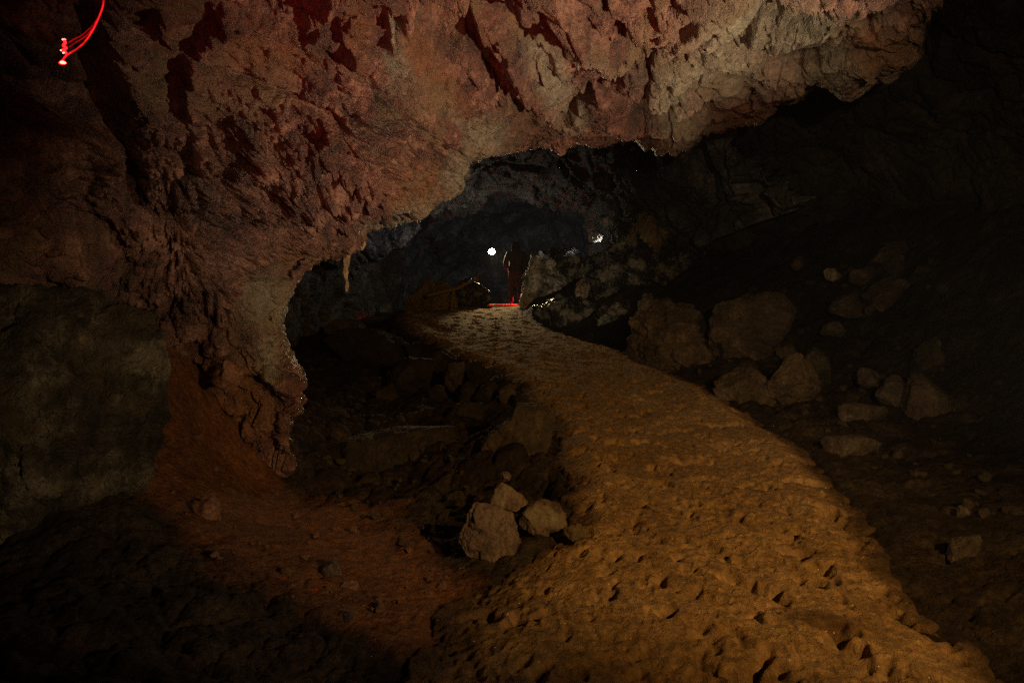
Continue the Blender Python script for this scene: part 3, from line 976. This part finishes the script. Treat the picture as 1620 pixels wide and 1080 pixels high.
for k, (lb, ol, d, m) in enumerate([
        ("wedge shaped stone with a pointed right end high on the right slope", [(1365, 468), (1385, 445), (1412, 438), (1436, 458), (1448, 485), (1420, 490), (1400, 500), (1380, 485)], 9.9, M_BOULDER),
        ("rounded stone below the wedge shaped stone on the right slope", [(1310, 490), (1325, 472), (1350, 464), (1372, 470), (1370, 490), (1350, 505), (1322, 508)], 9.8, M_BOULDER),
        ("flattish stone just above the wedge shaped stone on the right slope", [(1338, 440), (1352, 424), (1380, 422), (1402, 436), (1382, 448), (1350, 450)], 10.3, M_BOULDER),
        ("small pale stone at the left end of the upper row on the right slope", [(1298, 436), (1308, 424), (1332, 428), (1334, 438), (1316, 446)], 10.6, M_PALE),
        ("angular stone topmost on the right slope under the dark wall", [(1380, 415), (1395, 395), (1420, 378), (1440, 390), (1438, 412), (1405, 424)], 10.6, M_BOULDER),
        ("oblong stone right of the topmost angular stone on the right slope", [(1395, 420), (1420, 402), (1440, 405), (1438, 425), (1410, 438)], 10.3, M_GREYST),
        ("dark low stone beneath the rounded stone on the right slope", [(1296, 530), (1304, 512), (1325, 508), (1336, 522), (1330, 534)], 9.3, M_GREYST),
        ("tall leaning slab at the foot of the right wall", [(1438, 592), (1452, 558), (1472, 530), (1498, 526), (1500, 560), (1488, 588), (1462, 598)], 7.8, M_BLOCK),
        ("pale upright stone set in the dark upper right slope", [(1250, 424), (1262, 404), (1272, 402), (1270, 420), (1258, 430)], 11.8, M_BOULDER),
        ("flat slab sunk in the soil left of the triangular boulder", [(1300, 655), (1340, 640), (1390, 642), (1420, 660), (1380, 672), (1320, 672)], 6.8, M_GREYST),
        ("half buried slab beside the right path edge near the oval boulder", [(1285, 712), (1310, 692), (1360, 688), (1392, 702), (1370, 728), (1310, 735)], 5.9, M_GREYST),
        ("block with a dark shaded side behind the triangular boulder", [(1345, 600), (1360, 582), (1395, 588), (1398, 606), (1370, 614)], 7.6, M_GREYST),
        ("fist sized dark stone on the black soil right of the path", [(1510, 812), (1518, 800), (1538, 800), (1544, 815), (1530, 826), (1514, 824)], 4.4, M_GREYST),
        ("ribbed grey stone below the fist sized stone on the black soil", [(1498, 885), (1515, 850), (1545, 838), (1560, 855), (1545, 880), (1515, 892)], 3.8, M_GREYST),
        ("small stone between the wedge and rounded stones on the right slope", [(1366, 492), (1374, 481), (1386, 484), (1386, 496), (1374, 500)], 9.75, M_BOULDER),
        ("round stone low on the black soil between path edge and flat slab", [(1240, 572), (1226, 560), (1230, 545), (1250, 545), (1260, 560)], 9.3, M_GREYST)]):
    B("stone", lb, ol, d, (max(p[0] for p in ol) - min(p[0] for p in ol)) / F * d * 0.35, 61 + k, m, GS, "stone", sub=5)
# dark rock pile by the passage
GP = "jagged rocks heaped beside the passage"
for k, (lb, ol, d, D, m, lu) in enumerate([
        ("pale crusted boulder standing at the path end beside the person", [(827, 478), (831, 446), (839, 424), (844, 404), (856, 404), (868, 420), (884, 434), (892, 460), (886, 488), (860, 496), (836, 494)], 17.3, .5, M_PALE, .6),
        ("black angular rock behind the pale crusted boulder", [(848, 408), (868, 392), (902, 396), (926, 408), (915, 450), (888, 440), (868, 420)], 17.9, .5, M_WET, 0),
        ("pale pointed flake on the black rock above the pale crusted boulder", [(858, 422), (868, 405), (880, 418), (872, 434), (862, 432)], 17.2, .12, M_PALE, 0),
        ("huge jagged black rock face climbing from the path to the passage roof", [(908, 462), (938, 432), (976, 404), (990, 358), (1005, 318), (1050, 300), (1090, 330), (1085, 420), (1050, 478), (1000, 512), (945, 526), (900, 505)], 16.2, 1.2, M_WET, .6),
        ("rust stained rock high on the right of the jagged black face", [(998, 380), (1010, 340), (1030, 325), (1050, 345), (1048, 390), (1020, 412)], 15.0, .4, M_OCHRE, .7),
        ("low black rock at the path edge under the pale crusted boulder", [(828, 500), (850, 484), (890, 476), (935, 482), (970, 505), (975, 528), (920, 534), (870, 524)], 15.4, .5, M_WET, .5),
        ("pale curved blade of rock rising from the dark pile", [(1000, 512), (1010, 485), (1022, 462), (1040, 452), (1036, 474), (1022, 500), (1008, 518)], 14.4, .15, M_PALE, 0),
        ("grey spur in the middle of the dark pile", [(908, 478), (914, 450), (926, 432), (936, 446), (932, 470), (920, 486)], 15.9, .25, M_PALE, .4),
        ("cracked black boulder at the foot of the jagged face", [(940, 530), (950, 500), (975, 480), (1000, 490), (1005, 520), (985, 545), (955, 545)], 14.4, .4, M_WET, .3),
        ("knobbly dark rock under the bright gap", [(916, 436), (930, 412), (950, 402), (972, 410), (976, 440), (948, 458)], 17.4, .4, M_WET, .8)]):
    B("passage_rock", lb, ol, d, D, 81 + k, m, GP, "rock", sub=6 if k in (0, 3) else 5, cuts=8, rough=2.2, lump=lu)
for k, (lb, ol, d) in enumerate([
        ("brightly lit rock lying in the gap of the far passage", [(926, 386), (934, 368), (948, 362), (956, 372), (948, 384)], 17.7),
        ("thin white lit flake above the bright rock in the gap", [(944, 352), (950, 338), (968, 344), (976, 356), (960, 358)], 17.6)]):
    B("passage_rock", lb, ol, d, .16, 95 + k, M_PALE, GP, "rock", sub=5)
# low ochre wall and dark boulder left of the lamp
B("rock_block", "low ochre rock block left of the far lamp", [(640, 460), (650, 449), (680, 446), (712, 448), (722, 462), (720, 500), (680, 505), (642, 504)], 17.6, .5, 101, M_OCHRE, cat="rock", cuts=6, lump=.4, sub=6)
B("boulder", "dark boulder between the ochre block and the far lamp", [(715, 470), (730, 446), (755, 434), (772, 445), (776, 480), (760, 496), (725, 497)], 18.2, .5, 102, M_WET, lump=.5)


# ------------------------------------------------------------------ small stones: templates copied one by one
def stone_template(seed, mat):
    rng = np.random.default_rng(seed)
    n = 8
    th = np.linspace(0, 2 * math.pi, n, endpoint=False) + rng.normal(0, .15, n)
    r = rng.uniform(.7, 1.15, n)
    P, Fc = rock_shape(np.stack([np.cos(th) * r, np.sin(th) * r * .62], -1), 0.75, seed, 4, 9, 1.1)
    o = make_obj("stone", P, Fc, mat)
    return o


TR = [stone_template(500 + k, M_REDST) for k in range(5)]
TG = [stone_template(520 + k, M_GREYST) for k in range(5)]
for o in TR + TG:
    COL.objects.unlink(o)
rng = random.Random(11)


def scatter(templ, spots, label, group, smin, smax, cat="stone"):
    for k, (px, py) in enumerate(spots):
        q = ground_hit(px, py)
        if q[1] > 20:
            continue
        src = templ[k % len(templ)]
        c = src.copy()
        c.name = "stone"
        COL.objects.link(c)
        s = smin + (smax - smin) * rng.random() ** 2
        c.scale = (s * rng.uniform(.8, 1.3), s * rng.uniform(.8, 1.2), s * rng.uniform(.7, 1.1))
        c.rotation_euler = (rng.uniform(-.5, .5), rng.uniform(-.5, .5), rng.uniform(0, 6.28))
        c.location = (q[0], q[1], gheight(q[0], q[1]) + s * .25)
        tag(c, label, cat, group)


def inpoly(poly, n, r):
    p = np.array(poly, float)
    outp = []
    while len(outp) < n:
        x, y = r.uniform(p[:, 0].min(), p[:, 0].max()), r.uniform(p[:, 1].min(), p[:, 1].max())
        if poly_sd(np.array([x]), np.array([y]), poly)[0] > 0:
            outp.append((x, y))
    return outp


scatter(TR, inpoly([(270, 600), (350, 640), (450, 790), (560, 810), (700, 890), (720, 930), (600, 990), (480, 960), (330, 880), (260, 800)], 60, rng),
        "small reddish angular stone half sunk in the red dirt slope on the left", "stones on the red dirt slope", .012, .05)
scatter(TG, inpoly([(520, 780), (640, 800), (725, 850), (740, 885), (690, 885), (600, 850)], 25, rng),
        "small grey brown stone along the crest of the red dirt slope", "stones along the crest of the dirt slope", .02, .06)
scatter(TG, inpoly([(470, 650), (600, 650), (720, 690), (740, 780), (640, 800), (500, 780)], 40, rng),
        "small dark stone littering the floor of the ditch", "stones on the ditch floor", .03, .09)
scatter(TG, inpoly([(1240, 690), (1300, 600), (1420, 500), (1560, 560), (1620, 700), (1620, 860), (1420, 760)], 60, rng),
        "small dark stone littering the black soil right of the path", "stones on the black soil right of the path", .02, .08)
scatter(TG, inpoly([(1100, 560), (1220, 540), (1330, 620), (1300, 670), (1220, 650), (1100, 610)], 28, rng),
        "small dark stone packed around the feet of the boulders right of the path", "stones around the feet of the right boulders", .03, .09)
scatter(TG, inpoly([(1120, 470), (1290, 400), (1400, 380), (1560, 430), (1420, 500), (1280, 540)], 45, rng),
        "small stone in the rubble high on the right slope", "rubble stones high on the right slope", .04, .13)
for lb, ol, d, m in [
        ("triangular tilted stone standing in the middle of the red dirt slope", [(505, 905), (515, 892), (528, 884), (540, 908), (535, 925), (512, 925)], 3.55, M_BOULDER),
        ("thin upright grey stub in the red dirt below the big rock block", [(305, 830), (308, 795), (322, 775), (345, 800), (350, 832), (325, 840)], 4.05, M_REDST),
        ("dark split stone low on the red dirt slope", [(527, 978), (540, 964), (558, 970), (565, 980), (548, 992)], 3.05, M_GREYST),
        ("second tilted stone just right of the triangular one on the slope", [(530, 930), (545, 922), (565, 925), (570, 938), (545, 944)], 3.4, M_REDST),
        ("broken ridge of stone jutting from the red dirt high beside the pillar", [(330, 590), (350, 572), (385, 574), (398, 592), (380, 612), (345, 616)], 5.35, M_REDST),
        ("loose clod stone at the lower end of the crest by the boulder pile", [(715, 905), (728, 894), (750, 898), (758, 912), (735, 918)], 3.75, M_REDST)]:
    B("stone", lb, ol, d, .08, 140 + len(lb), m, None, "stone", sub=4)


# ------------------------------------------------------------------ tubes, wood, stalactite
def tube(pts, rad, seg=10, seed=0, rough=0.0):
    p = np.asarray(pts, float)
    n = len(p)
    T = np.gradient(p, axis=0)
    T /= np.linalg.norm(T, axis=1, keepdims=True)
    ref = np.array([0, 1.0, 0.05]) if abs(T[0][2]) > .5 else np.array([0, 0.05, 1.0])
    V = []
    for k in range(n):
        a = np.cross(T[k], ref)
        a /= np.linalg.norm(a)
        b = np.cross(T[k], a)
        th = np.linspace(0, 2 * math.pi, seg, endpoint=False)
        ring = np.cos(th)[:, None] * a + np.sin(th)[:, None] * b
        r = rad[k] if hasattr(rad, '__len__') else rad
        rv = np.full(seg, r)
        if rough:
            rv = r * (1 + rough * noise((ring * 2 + p[k] * 6), seed))
        V.append(p[k] + ring * rv[:, None])
    V = np.concatenate(V + [p[:1], p[-1:]])
    Fq = []
    for k in range(n - 1):
        for j in range(seg):
            a, b = k * seg + j, k * seg + (j + 1) % seg
            Fq.append((a, b, b + seg, a + seg))
    c0, c1 = n * seg, n * seg + 1
    for j in range(seg):
        Fq.append((c0, (j + 1) % seg, j, c0))
        e = (n - 1) * seg
        Fq.append((c1, e + j, e + (j + 1) % seg, c1))
    return V, Fq


def poly_obj(name, V, Fq, mat, parent=None, smooth=True):
    me = bpy.data.meshes.new(name)
    me.from_pydata([tuple(map(float, v)) for v in V], [], [tuple(dict.fromkeys(int(i) for i in f)) for f in Fq])
    me.update()
    for p in me.polygons:
        p.use_smooth = smooth
    me.materials.append(mat)
    o = bpy.data.objects.new(name, me)
    COL.objects.link(o)
    if parent:
        o.parent = parent
    return o


def spline(pts, n):
    p = np.asarray(pts, float)
    t = np.linspace(0, len(p) - 1, n)
    out = []
    for x in t:
        k = min(int(x), len(p) - 2)
        f = x - k
        a, b, c, d = p[max(k - 1, 0)], p[k], p[k + 1], p[min(k + 2, len(p) - 1)]
        out.append(.5 * (2 * b + (c - a) * f + (2 * a - 5 * b + 4 * c - d) * f * f + (3 * b - a - 3 * c + d) * f ** 3))
    return np.array(out)


M_WOOD = plain("weathered wood", (0.22, 0.16, 0.08), 0.85, bump=.6, bscale=25)
br = tag(empty("branch", at(708, 497, 17.0)), "bare forked branch leaning on the ochre block at the path end", "branch")
for nm, pts, r0, r1 in [("limb", [at(676, 468, 16.9), at(700, 462, 16.85), at(722, 456, 16.9), at(738, 448, 17.0), at(752, 441, 17.2)], .05, .03),
                        ("prop", [at(718, 458, 16.88), at(716, 475, 16.8), at(713, 498, 16.7)], .032, .022),
                        ("twig", [at(699, 484, 16.75), at(708, 478, 16.78), at(716, 471, 16.82)], .022, .014),
                        ("twig", [at(754, 446, 17.2), at(756, 436, 17.25), at(762, 431, 17.25)], .022, .012)]:
    sp = spline(pts, 16)
    V, Fq = tube(sp, np.linspace(r0, r1, 16), 8, 3, .5)
    c = br.location
    poly_obj(nm, V - np.array(c), Fq, M_WOOD, br)

M_STAL = rock_mat("stalactite crust", [(0.12, 0.09, 0.05), (0.27, 0.2, 0.11), (0.42, 0.34, 0.2)], 9, .7, 60, rand=True, dist=.01)
sp = spline([at(548, 388, 7.3), at(548, 402, 7.3), at(547, 420, 7.3), at(546, 433, 7.3), at(549, 448, 7.3), at(548, 462, 7.3)], 60)
rad = np.interp(np.linspace(0, 1, 60), [0, .1, .22, .34, .45, .58, .62, .72, .86, 1.0], [.012, .018, .046, .036, .022, .036, .028, .012, .026, .006])
V, Fq = tube(sp, rad, 24, 5, .35)
tag(poly_obj("stalactite", V, Fq, M_STAL), "knobbly yellowish stalactite hanging from the ceiling rim above the left passage", "stalactite")
sp = spline([at(576, 380, 6.9), at(575, 388, 6.9), at(572, 396, 6.9)], 20)
V, Fq = tube(sp, np.linspace(.03, .008, 20), 16, 6, .4)
tag(poly_obj("stalactite", V, Fq, M_STAL), "short stubby stalactite at the ceiling rim right of the knobbly one", "stalactite")

# ------------------------------------------------------------------ far lamp on its stand
LAMP = at(778, 398, 20.2)
base_z = float(smooth_interp(np.array([20.2]), PLp[:, 2])[0]) + .03
M_BLACK = plain("black painted metal", (0.004, 0.004, 0.004), .9, .05)
M_GLOW = glow("glowing lamp glass", (1.0, 0.93, 0.72), 150)
lamp = tag(empty("standing_lamp", (LAMP[0], LAMP[1], base_z)), "bright round white lamp on a thin black stand at the end of the path", "lamp")


def rel(V, o):
    return np.asarray(V) - np.array(o.location)


Vs, Fs = ico(4)
poly_obj("bulb", Vs * .085 + LAMP - np.array(lamp.location), Fs, M_GLOW, lamp)
V, Fq = tube(spline([LAMP + [0, .10, -.02], LAMP + [0, .13, -.2], [LAMP[0], LAMP[1] + .13, base_z + .5], [LAMP[0], LAMP[1] + .13, base_z + .3]], 20), .012, 8)
poly_obj("pole", rel(V, lamp), Fq, M_BLACK, lamp)
V, Fq = tube(np.array([LAMP + [0, .06, 0], LAMP + [0, .09, 0], LAMP + [0, .14, 0]]), [.115, .11, .05], 20)
poly_obj("housing", rel(V, lamp), Fq, M_BLACK, lamp)
for k in range(3):
    a = k * 2.094 + .4
    V, Fq = tube(np.array([[LAMP[0], LAMP[1] + .13, base_z + .5], [LAMP[0] + .2 * math.cos(a), LAMP[1] + .13 + .2 * math.sin(a), base_z + .25],
                           [LAMP[0] + .4 * math.cos(a), LAMP[1] + .13 + .4 * math.sin(a), base_z]]), .010, 6)
    poly_obj("leg", rel(V, lamp), Fq, M_BLACK, lamp)

# ------------------------------------------------------------------ light trail of a moving red lamp, built as glowing tubes, upper left
M_RED = glow("glowing red cord", (1.0, 0.01, 0.015), 1.1, True)
M_REDF = glow("faint red cord", (1.0, 0.008, 0.012), 0.2, True)
M_REDHOT = glow("red lamp glass", (1.0, 0.12, 0.08), 9)
rl = tag(empty("red_lamp", at(98, 98, 3.2)), "small glowing red lamp on curved red light cords at the upper left", "lamp")
ends = [at(164, -14, 3.2), at(164.5, 4, 3.2)]
for pts, r, m in [([(164, -16), (163.5, 6), (158, 24), (150, 42), (142, 56), (131, 70), (118, 80), (105, 88), (98, 97)], .0034, M_RED),
                  ([(158, 24), (149, 38), (139, 48), (128, 57), (116, 63), (109, 68)], .0026, M_REDF),
                  ([(153, 36), (143, 50), (132, 60), (119, 68), (110, 75)], .0024, M_REDF)]:
    V, Fq = tube(spline([at(a, b, 3.2) for a, b in pts], 60), r, 8)
    poly_obj("cord", rel(V, rl), Fq, m, rl)
# bright end of the light trail: a small flattened teardrop; above it its knotted part
Vd = Vs.copy()
Vd[:, 0] *= 1 - .35 * Vd[:, 2]
poly_obj("bulb", Vd * np.array([.0125, .010, .0062]) + rel(at(99.5, 99, 3.19), rl), Fs, M_REDHOT, rl)
poly_obj("housing", Vd * np.array([.018, .008, .0105]) + rel(at(99, 99, 3.205), rl), Fs, M_RED, rl)  # added red backing, draws the glow fringe round the bright end
for a, b, r in [(101, 63, .010), (102, 84, .0105), (98, 80, .009)]:
    V2 = Vs * (1 + .3 * noise(Vs * 2.3 + a, 5))[:, None] * np.array([r * .8, r * .6, r * .36]) + rel(at(a, b, 3.2), rl)
    poly_obj("led", V2, Fs, M_REDHOT, rl)
V, Fq = tube(spline([at(a, b, 3.2) for a, b in [(101, 62), (103, 68), (100, 73), (105, 76), (99, 80), (104, 83), (103, 86)]], 40), .0055, 8)
poly_obj("coil", rel(V, rl), Fq, glow("red coil", (1.0, .015, .02), 2.2, True), rl)
V, Fq = tube(np.array([at(164, -16, 3.2), at(164, -40, 3.18), at(163, -70, 3.1)]), .003, 8)
poly_obj("hook", rel(V, rl), Fq, M_BLACK, rl)  # made-up black stub above the end of the light trail

# ------------------------------------------------------------------ person
def skin(name, verts, edges, radii, mat, parent, root=0, sub=2, post=None):
    me = bpy.data.meshes.new(name)
    me.from_pydata(verts, edges, [])
    o = bpy.data.objects.new(name, me)
    COL.objects.link(o)
    m = o.modifiers.new("skin", 'SKIN')
    m.use_smooth_shade = True
    for k, r in enumerate(radii):
        sv_ = me.skin_vertices[0].data[k]
        sv_.radius = (r, r) if not isinstance(r, tuple) else r
        sv_.use_root = (k == root)
    s = o.modifiers.new("sub", 'SUBSURF')
    s.levels = s.render_levels = sub
    bpy.context.view_layer.update()
    dg = bpy.context.evaluated_depsgraph_get()
    nm = bpy.data.meshes.new_from_object(o.evaluated_get(dg))
    nm.name = name
    o.modifiers.clear()
    o.data = nm
    for p in nm.polygons:
        p.use_smooth = True
    if post:
        for v in nm.vertices:
            v.co = post(v.co)
    nm.materials.clear()
    nm.materials.append(mat)
    o.parent = parent
    return o


M_SKIN = plain("skin", (0.5, 0.32, 0.24), .5, .4)
M_COAT = plain("brown jacket cloth", (0.05, 0.029, 0.014), .9, .1, .4, 40)
M_TROUS = plain("dark red-brown trousers", (0.09, 0.03, 0.028), .9, .2, .3, 40)  # red glow of the floor lamp is painted into the trouser colour
M_HAIR = plain("dark brown hair", (0.03, 0.02, 0.014), .8, .12, .8, 90)
M_BOOT = plain("dark boots", (0.03, 0.025, 0.02), .6, .3)
foot = at(816, 483, 19.0)
pz = float(smooth_interp(np.array([19.0]), PLp[:, 2])[0]) + .05
man = tag(empty("person", (foot[0], foot[1], pz)), "person with long dark hair in brown jacket standing with back turned beside the lamp", "person")
H = 1.0
# body: one continuous surface (pelvis root), facing away (+y), weight on both legs, left forearm bent forward
bv = [(0, 0, .92), (0, .0, 1.08), (0, -.01, 1.25), (0, -.01, 1.38), (0, 0, 1.46), (0, .015, 1.54), (0, .02, 1.63),
      (-.09, 0, .86), (-.10, .01, .48), (-.11, -.02, .09), (-.125, .11, .035),
      (.09, 0, .86), (.095, .02, .48), (.10, -.01, .09), (.12, .12, .035),
      (-.17, -.01, 1.36), (-.235, -.02, 1.10), (-.20, .14, .98), (-.18, .19, .965),
      (.17, -.01, 1.36), (.225, -.02, 1.09), (.225, .05, .86), (.225, .06, .80)]
be = [(0, 1), (1, 2), (2, 3), (3, 4), (4, 5), (5, 6), (0, 7), (7, 8), (8, 9), (9, 10), (0, 11), (11, 12), (12, 13), (13, 14),
      (3, 15), (15, 16), (16, 17), (17, 18), (3, 19), (19, 20), (20, 21), (21, 22)]
brd = [.13, .11, .125, .12, .05, .085, .085, .085, .055, .038, .032, .085, .055, .038, .032, .052, .040, .028, .032, .052, .040, .028, .032]
# fingers rooted in the palms
for wi, sgn, dirv in ((18, -1, (0.1, .95, -.25)), (22, 1, (0, .15, -.98))):
    w = np.array(bv[wi])
    dv = np.array(dirv) / np.linalg.norm(dirv)
    side = np.array([1.0, 0, 0]) if sgn < 0 else np.array([0, 1.0, 0])
    for q, ln in ((-1.5, .07), (-.5, .085), (.5, .08), (1.5, .062)):
        i = len(bv)
        b0 = w + side * q * .018 + dv * .045
        bv += [tuple(b0), tuple(b0 + dv * ln * .5 + np.array([0, .006, -.004])), tuple(b0 + dv * ln + np.array([0, .012, -.014]))]
        be += [(wi, i), (i, i + 1), (i + 1, i + 2)]
        brd += [.010, .009, .007]
    i = len(bv)
    t0 = w + side * .035 + dv * .01
    bv += [tuple(t0), tuple(t0 + side * .018 + dv * .04)]
    be += [(wi, i), (i, i + 1)]
    brd += [.011, .008]
body = skin("body", bv, be, brd, M_SKIN, man, 0, 2)
# face details, seen only from the far side
Vh, Fh = ico(3)
for nm, c, s, m in [("nose", (0, .112, 1.585), (.014, .022, .022), M_SKIN), ("eye", (-.032, .100, 1.61), (.013, .009, .009), plain("eye white", (.7, .7, .68), .3)),
                    ("eye", (.032, .100, 1.61), (.013, .009, .009), bpy.data.materials.get("eye white")), ("mouth", (0, .098, 1.54), (.024, .010, .008), plain("lips", (.4, .14, .12), .5)),
                    ("ear", (-.088, .015, 1.595), (.012, .022, .032), M_SKIN), ("ear", (.088, .015, 1.595), (.012, .022, .032), M_SKIN)]:
    if m is None:
        m = bpy.data.materials["eye white"]
    poly_obj(nm, Vh * np.array(s) + np.array(c), Fh, m, man)
jv = [(0, -.005, .80), (0, 0, .93), (0, 0, 1.08), (0, -.01, 1.24), (0, -.01, 1.37), (0, 0, 1.445),
      (-.165, -.01, 1.37), (-.245, -.03, 1.10), (-.205, .12, .985), (.165, -.01, 1.37), (.235, -.02, 1.09), (.228, .045, .87)]
je = [(0, 1), (1, 2), (2, 3), (3, 4), (4, 5), (4, 6), (6, 7), (7, 8), (4, 9), (9, 10), (10, 11)]
jr = [(.205, .16), (.185, .15), (.165, .13), (.175, .14), (.15, .12), .07, .078, .062, .05, .078, .062, .05]


def creases(co):
    p = np.array([[co.x * 5, co.y * 5, co.z * 9]])
    f = float(ridged(p, 3, 77)[0]) * .012
    return Vector((co.x * (1 + f), co.y * (1 + f), co.z))


skin("jacket", jv, je, jr, M_COAT, man, 0, 3, creases)
man.scale = (1.18, 1.1, 1.02)
hv = [(0, 0, 1.685), (0, -.005, 1.63), (0, -.035, 1.52), (0, -.06, 1.40), (0, -.085, 1.28)]
he = [(0, 1), (1, 2), (2, 3), (3, 4)]
hr = [(.07, .07), (.108, .105), (.118, .075), (.125, .06), (.085, .035)]


def strands(co):
    a = math.atan2(co.y, co.x)
    f = 1 + .03 * math.sin(a * 17 + co.z * 4) * (1.2 if co.z < 1.55 else .6)
    y = co.y * f
    if co.y > .06 and co.z < 1.66:
        y = .05
    return Vector((co.x * f, y, co.z))


skin("hair", hv, he, hr, M_HAIR, man, 0, 3, strands)
tv = [(0, 0, .92), (-.09, 0, .84), (-.10, .01, .48), (-.11, -.015, .16), (.09, 0, .84), (.095, .02, .48), (.10, -.005, .16)]
te = [(0, 1), (1, 2), (2, 3), (0, 4), (4, 5), (5, 6)]
tr = [(.145, .12), .10, .075, .07, .10, .075, .07]
skin("trousers", tv, te, tr, M_TROUS, man, 0, 3, creases)
for sx in (-1, 1):
    skin("boot", [(.108 * sx, -.02, .20), (.108 * sx, -.02, .07), (.115 * sx, .04, .05), (.122 * sx, .14, .04)], [(0, 1), (1, 2), (2, 3)], [.058, .055, .05, .042], M_BOOT, man, 0, 2)

# ------------------------------------------------------------------ light
w = bpy.data.worlds.new("World")
S.world = w
w.use_nodes = True
bg = w.node_tree.nodes["Background"]
bg.inputs[0].default_value = (0.3, 0.25, 0.2, 1)
bg.inputs[1].default_value = 0.0


def spot(name, loc, target, power, col, size, blend=.6, rad=.05):
    l = bpy.data.lights.new(name, 'SPOT')
    l.energy = power
    l.color = col
    l.spot_size = math.radians(size)
    l.spot_blend = blend
    l.shadow_soft_size = rad
    o = bpy.data.objects.new(name, l)
    COL.objects.link(o)
    o.location = loc
    o.rotation_euler = (Vector(target) - Vector(loc)).to_track_quat('-Z', 'Y').to_euler()
    return o


def point(name, loc, power, col, rad=.05):
    l = bpy.data.lights.new(name, 'POINT')
    l.energy = power
    l.color = col
    l.shadow_soft_size = rad
    o = bpy.data.objects.new(name, l)
    COL.objects.link(o)
    o.location = loc
    return o


spot("torch_path", (2.6, -0.2, 2.7), (0.9, 6.0, 0.1), 760, (1.0, 0.535, 0.165), 58, .8, .03)
spot("torch_ceiling", (3.3, 2.7, 0.5), tuple(at(800, 110, 5.6)), 1150, (1.0, 0.71, 0.45), 68, 1.0, .05)
spot("torch_red", (-0.5, 1.6, 0.5), tuple(at(740, 20, 5.0)), 130, (1.0, 0.012, 0.022), 60, .9, .22)
spot("torch_left", (1.9, 0.2, 1.5), tuple(at(310, 660, 4.8)), 340, (1.0, 0.64, 0.34), 43, 1.0, .04)  # added lamp, brightens the left slope and the rock block
spot("torch_right", (0.6, -0.3, 1.9), tuple(at(1330, 440, 9.5)), 500, (1.0, 0.68, 0.38), 46, .9, .05)  # unseen lamp put in so the right-hand rubble shows dimly
spot("torch_far", (-0.3, -0.3, 1.9), tuple(at(910, 440, 17)), 1000, (1.0, 0.86, 0.62), 15, 1.0, .05)
spot("torch_passage", tuple(at(972, 400, 20.6)), tuple(at(860, 260, 19)), 36, (0.82, 0.88, 1.0), 90, .6, .05)
spot("torch_gap", tuple(at(985, 392, 17.75)), tuple(at(944, 371, 17.6)), 900, (0.85, 0.92, 1.0), 70, .6, .03)
spot("torch_back", tuple(at(960, 425, 19.6)), tuple(at(790, 400, 27)), 150, (0.78, 0.9, 1.0), 100, .8, .05)  # invented cool lamp, gives the far wall its hazy blue tone
spot("lamp_beam", tuple(LAMP + np.array([0, -.12, 0])), (0.7, 12.3, 0.3), 800, (1.0, 0.74, 0.38), 46, .7, .05)
spot("torch_red_floor", tuple(at(838, 458, 19.3)), tuple(at(806, 484, 19.2)), 800, (1.0, 0.01, 0.02), 66, .6, .03)

spot("torch_fill", (0.3, 0.2, 0.9), tuple(at(760, 60, 5.2)), 75, (1.0, 0.30, 0.20), 70, 1.0, .1)  # extra lamp put in to bring texture to the red ceiling shadows

# the damp air of the cave
hz = bpy.data.materials.new("damp air")
hz.use_nodes = True
nt = hz.node_tree
nt.nodes.remove(nt.nodes["Principled BSDF"])
pv_ = nt.nodes.new("ShaderNodeVolumePrincipled")
pv_.inputs["Color"].default_value = (0.8, 0.88, 0.9, 1)
pv_.inputs["Density"].default_value = 0.0005
pv_.inputs["Anisotropy"].default_value = 0.2
nt.links.new(pv_.outputs[0], nt.nodes["Material Output"].inputs["Volume"])
hv8 = [(x, y, z) for x in (-32, 32) for y in (-3, 36) for z in (-4, 16)]
tag(poly_obj("haze", hv8, [(0, 1, 3, 2), (4, 6, 7, 5), (0, 4, 5, 1), (2, 3, 7, 6), (0, 2, 6, 4), (1, 5, 7, 3)], hz, smooth=False), kind="stuff")

# ------------------------------------------------------------------ render
S.render.engine = 'CYCLES'
S.cycles.use_denoising = False
S.cycles.max_bounces = 5
S.cycles.diffuse_bounces = 2
S.cycles.sample_clamp_indirect = 0.6
S.view_settings.view_transform = 'Standard'
S.view_settings.look = 'None'
S.view_settings.gamma = 1
S.view_settings.exposure = 0
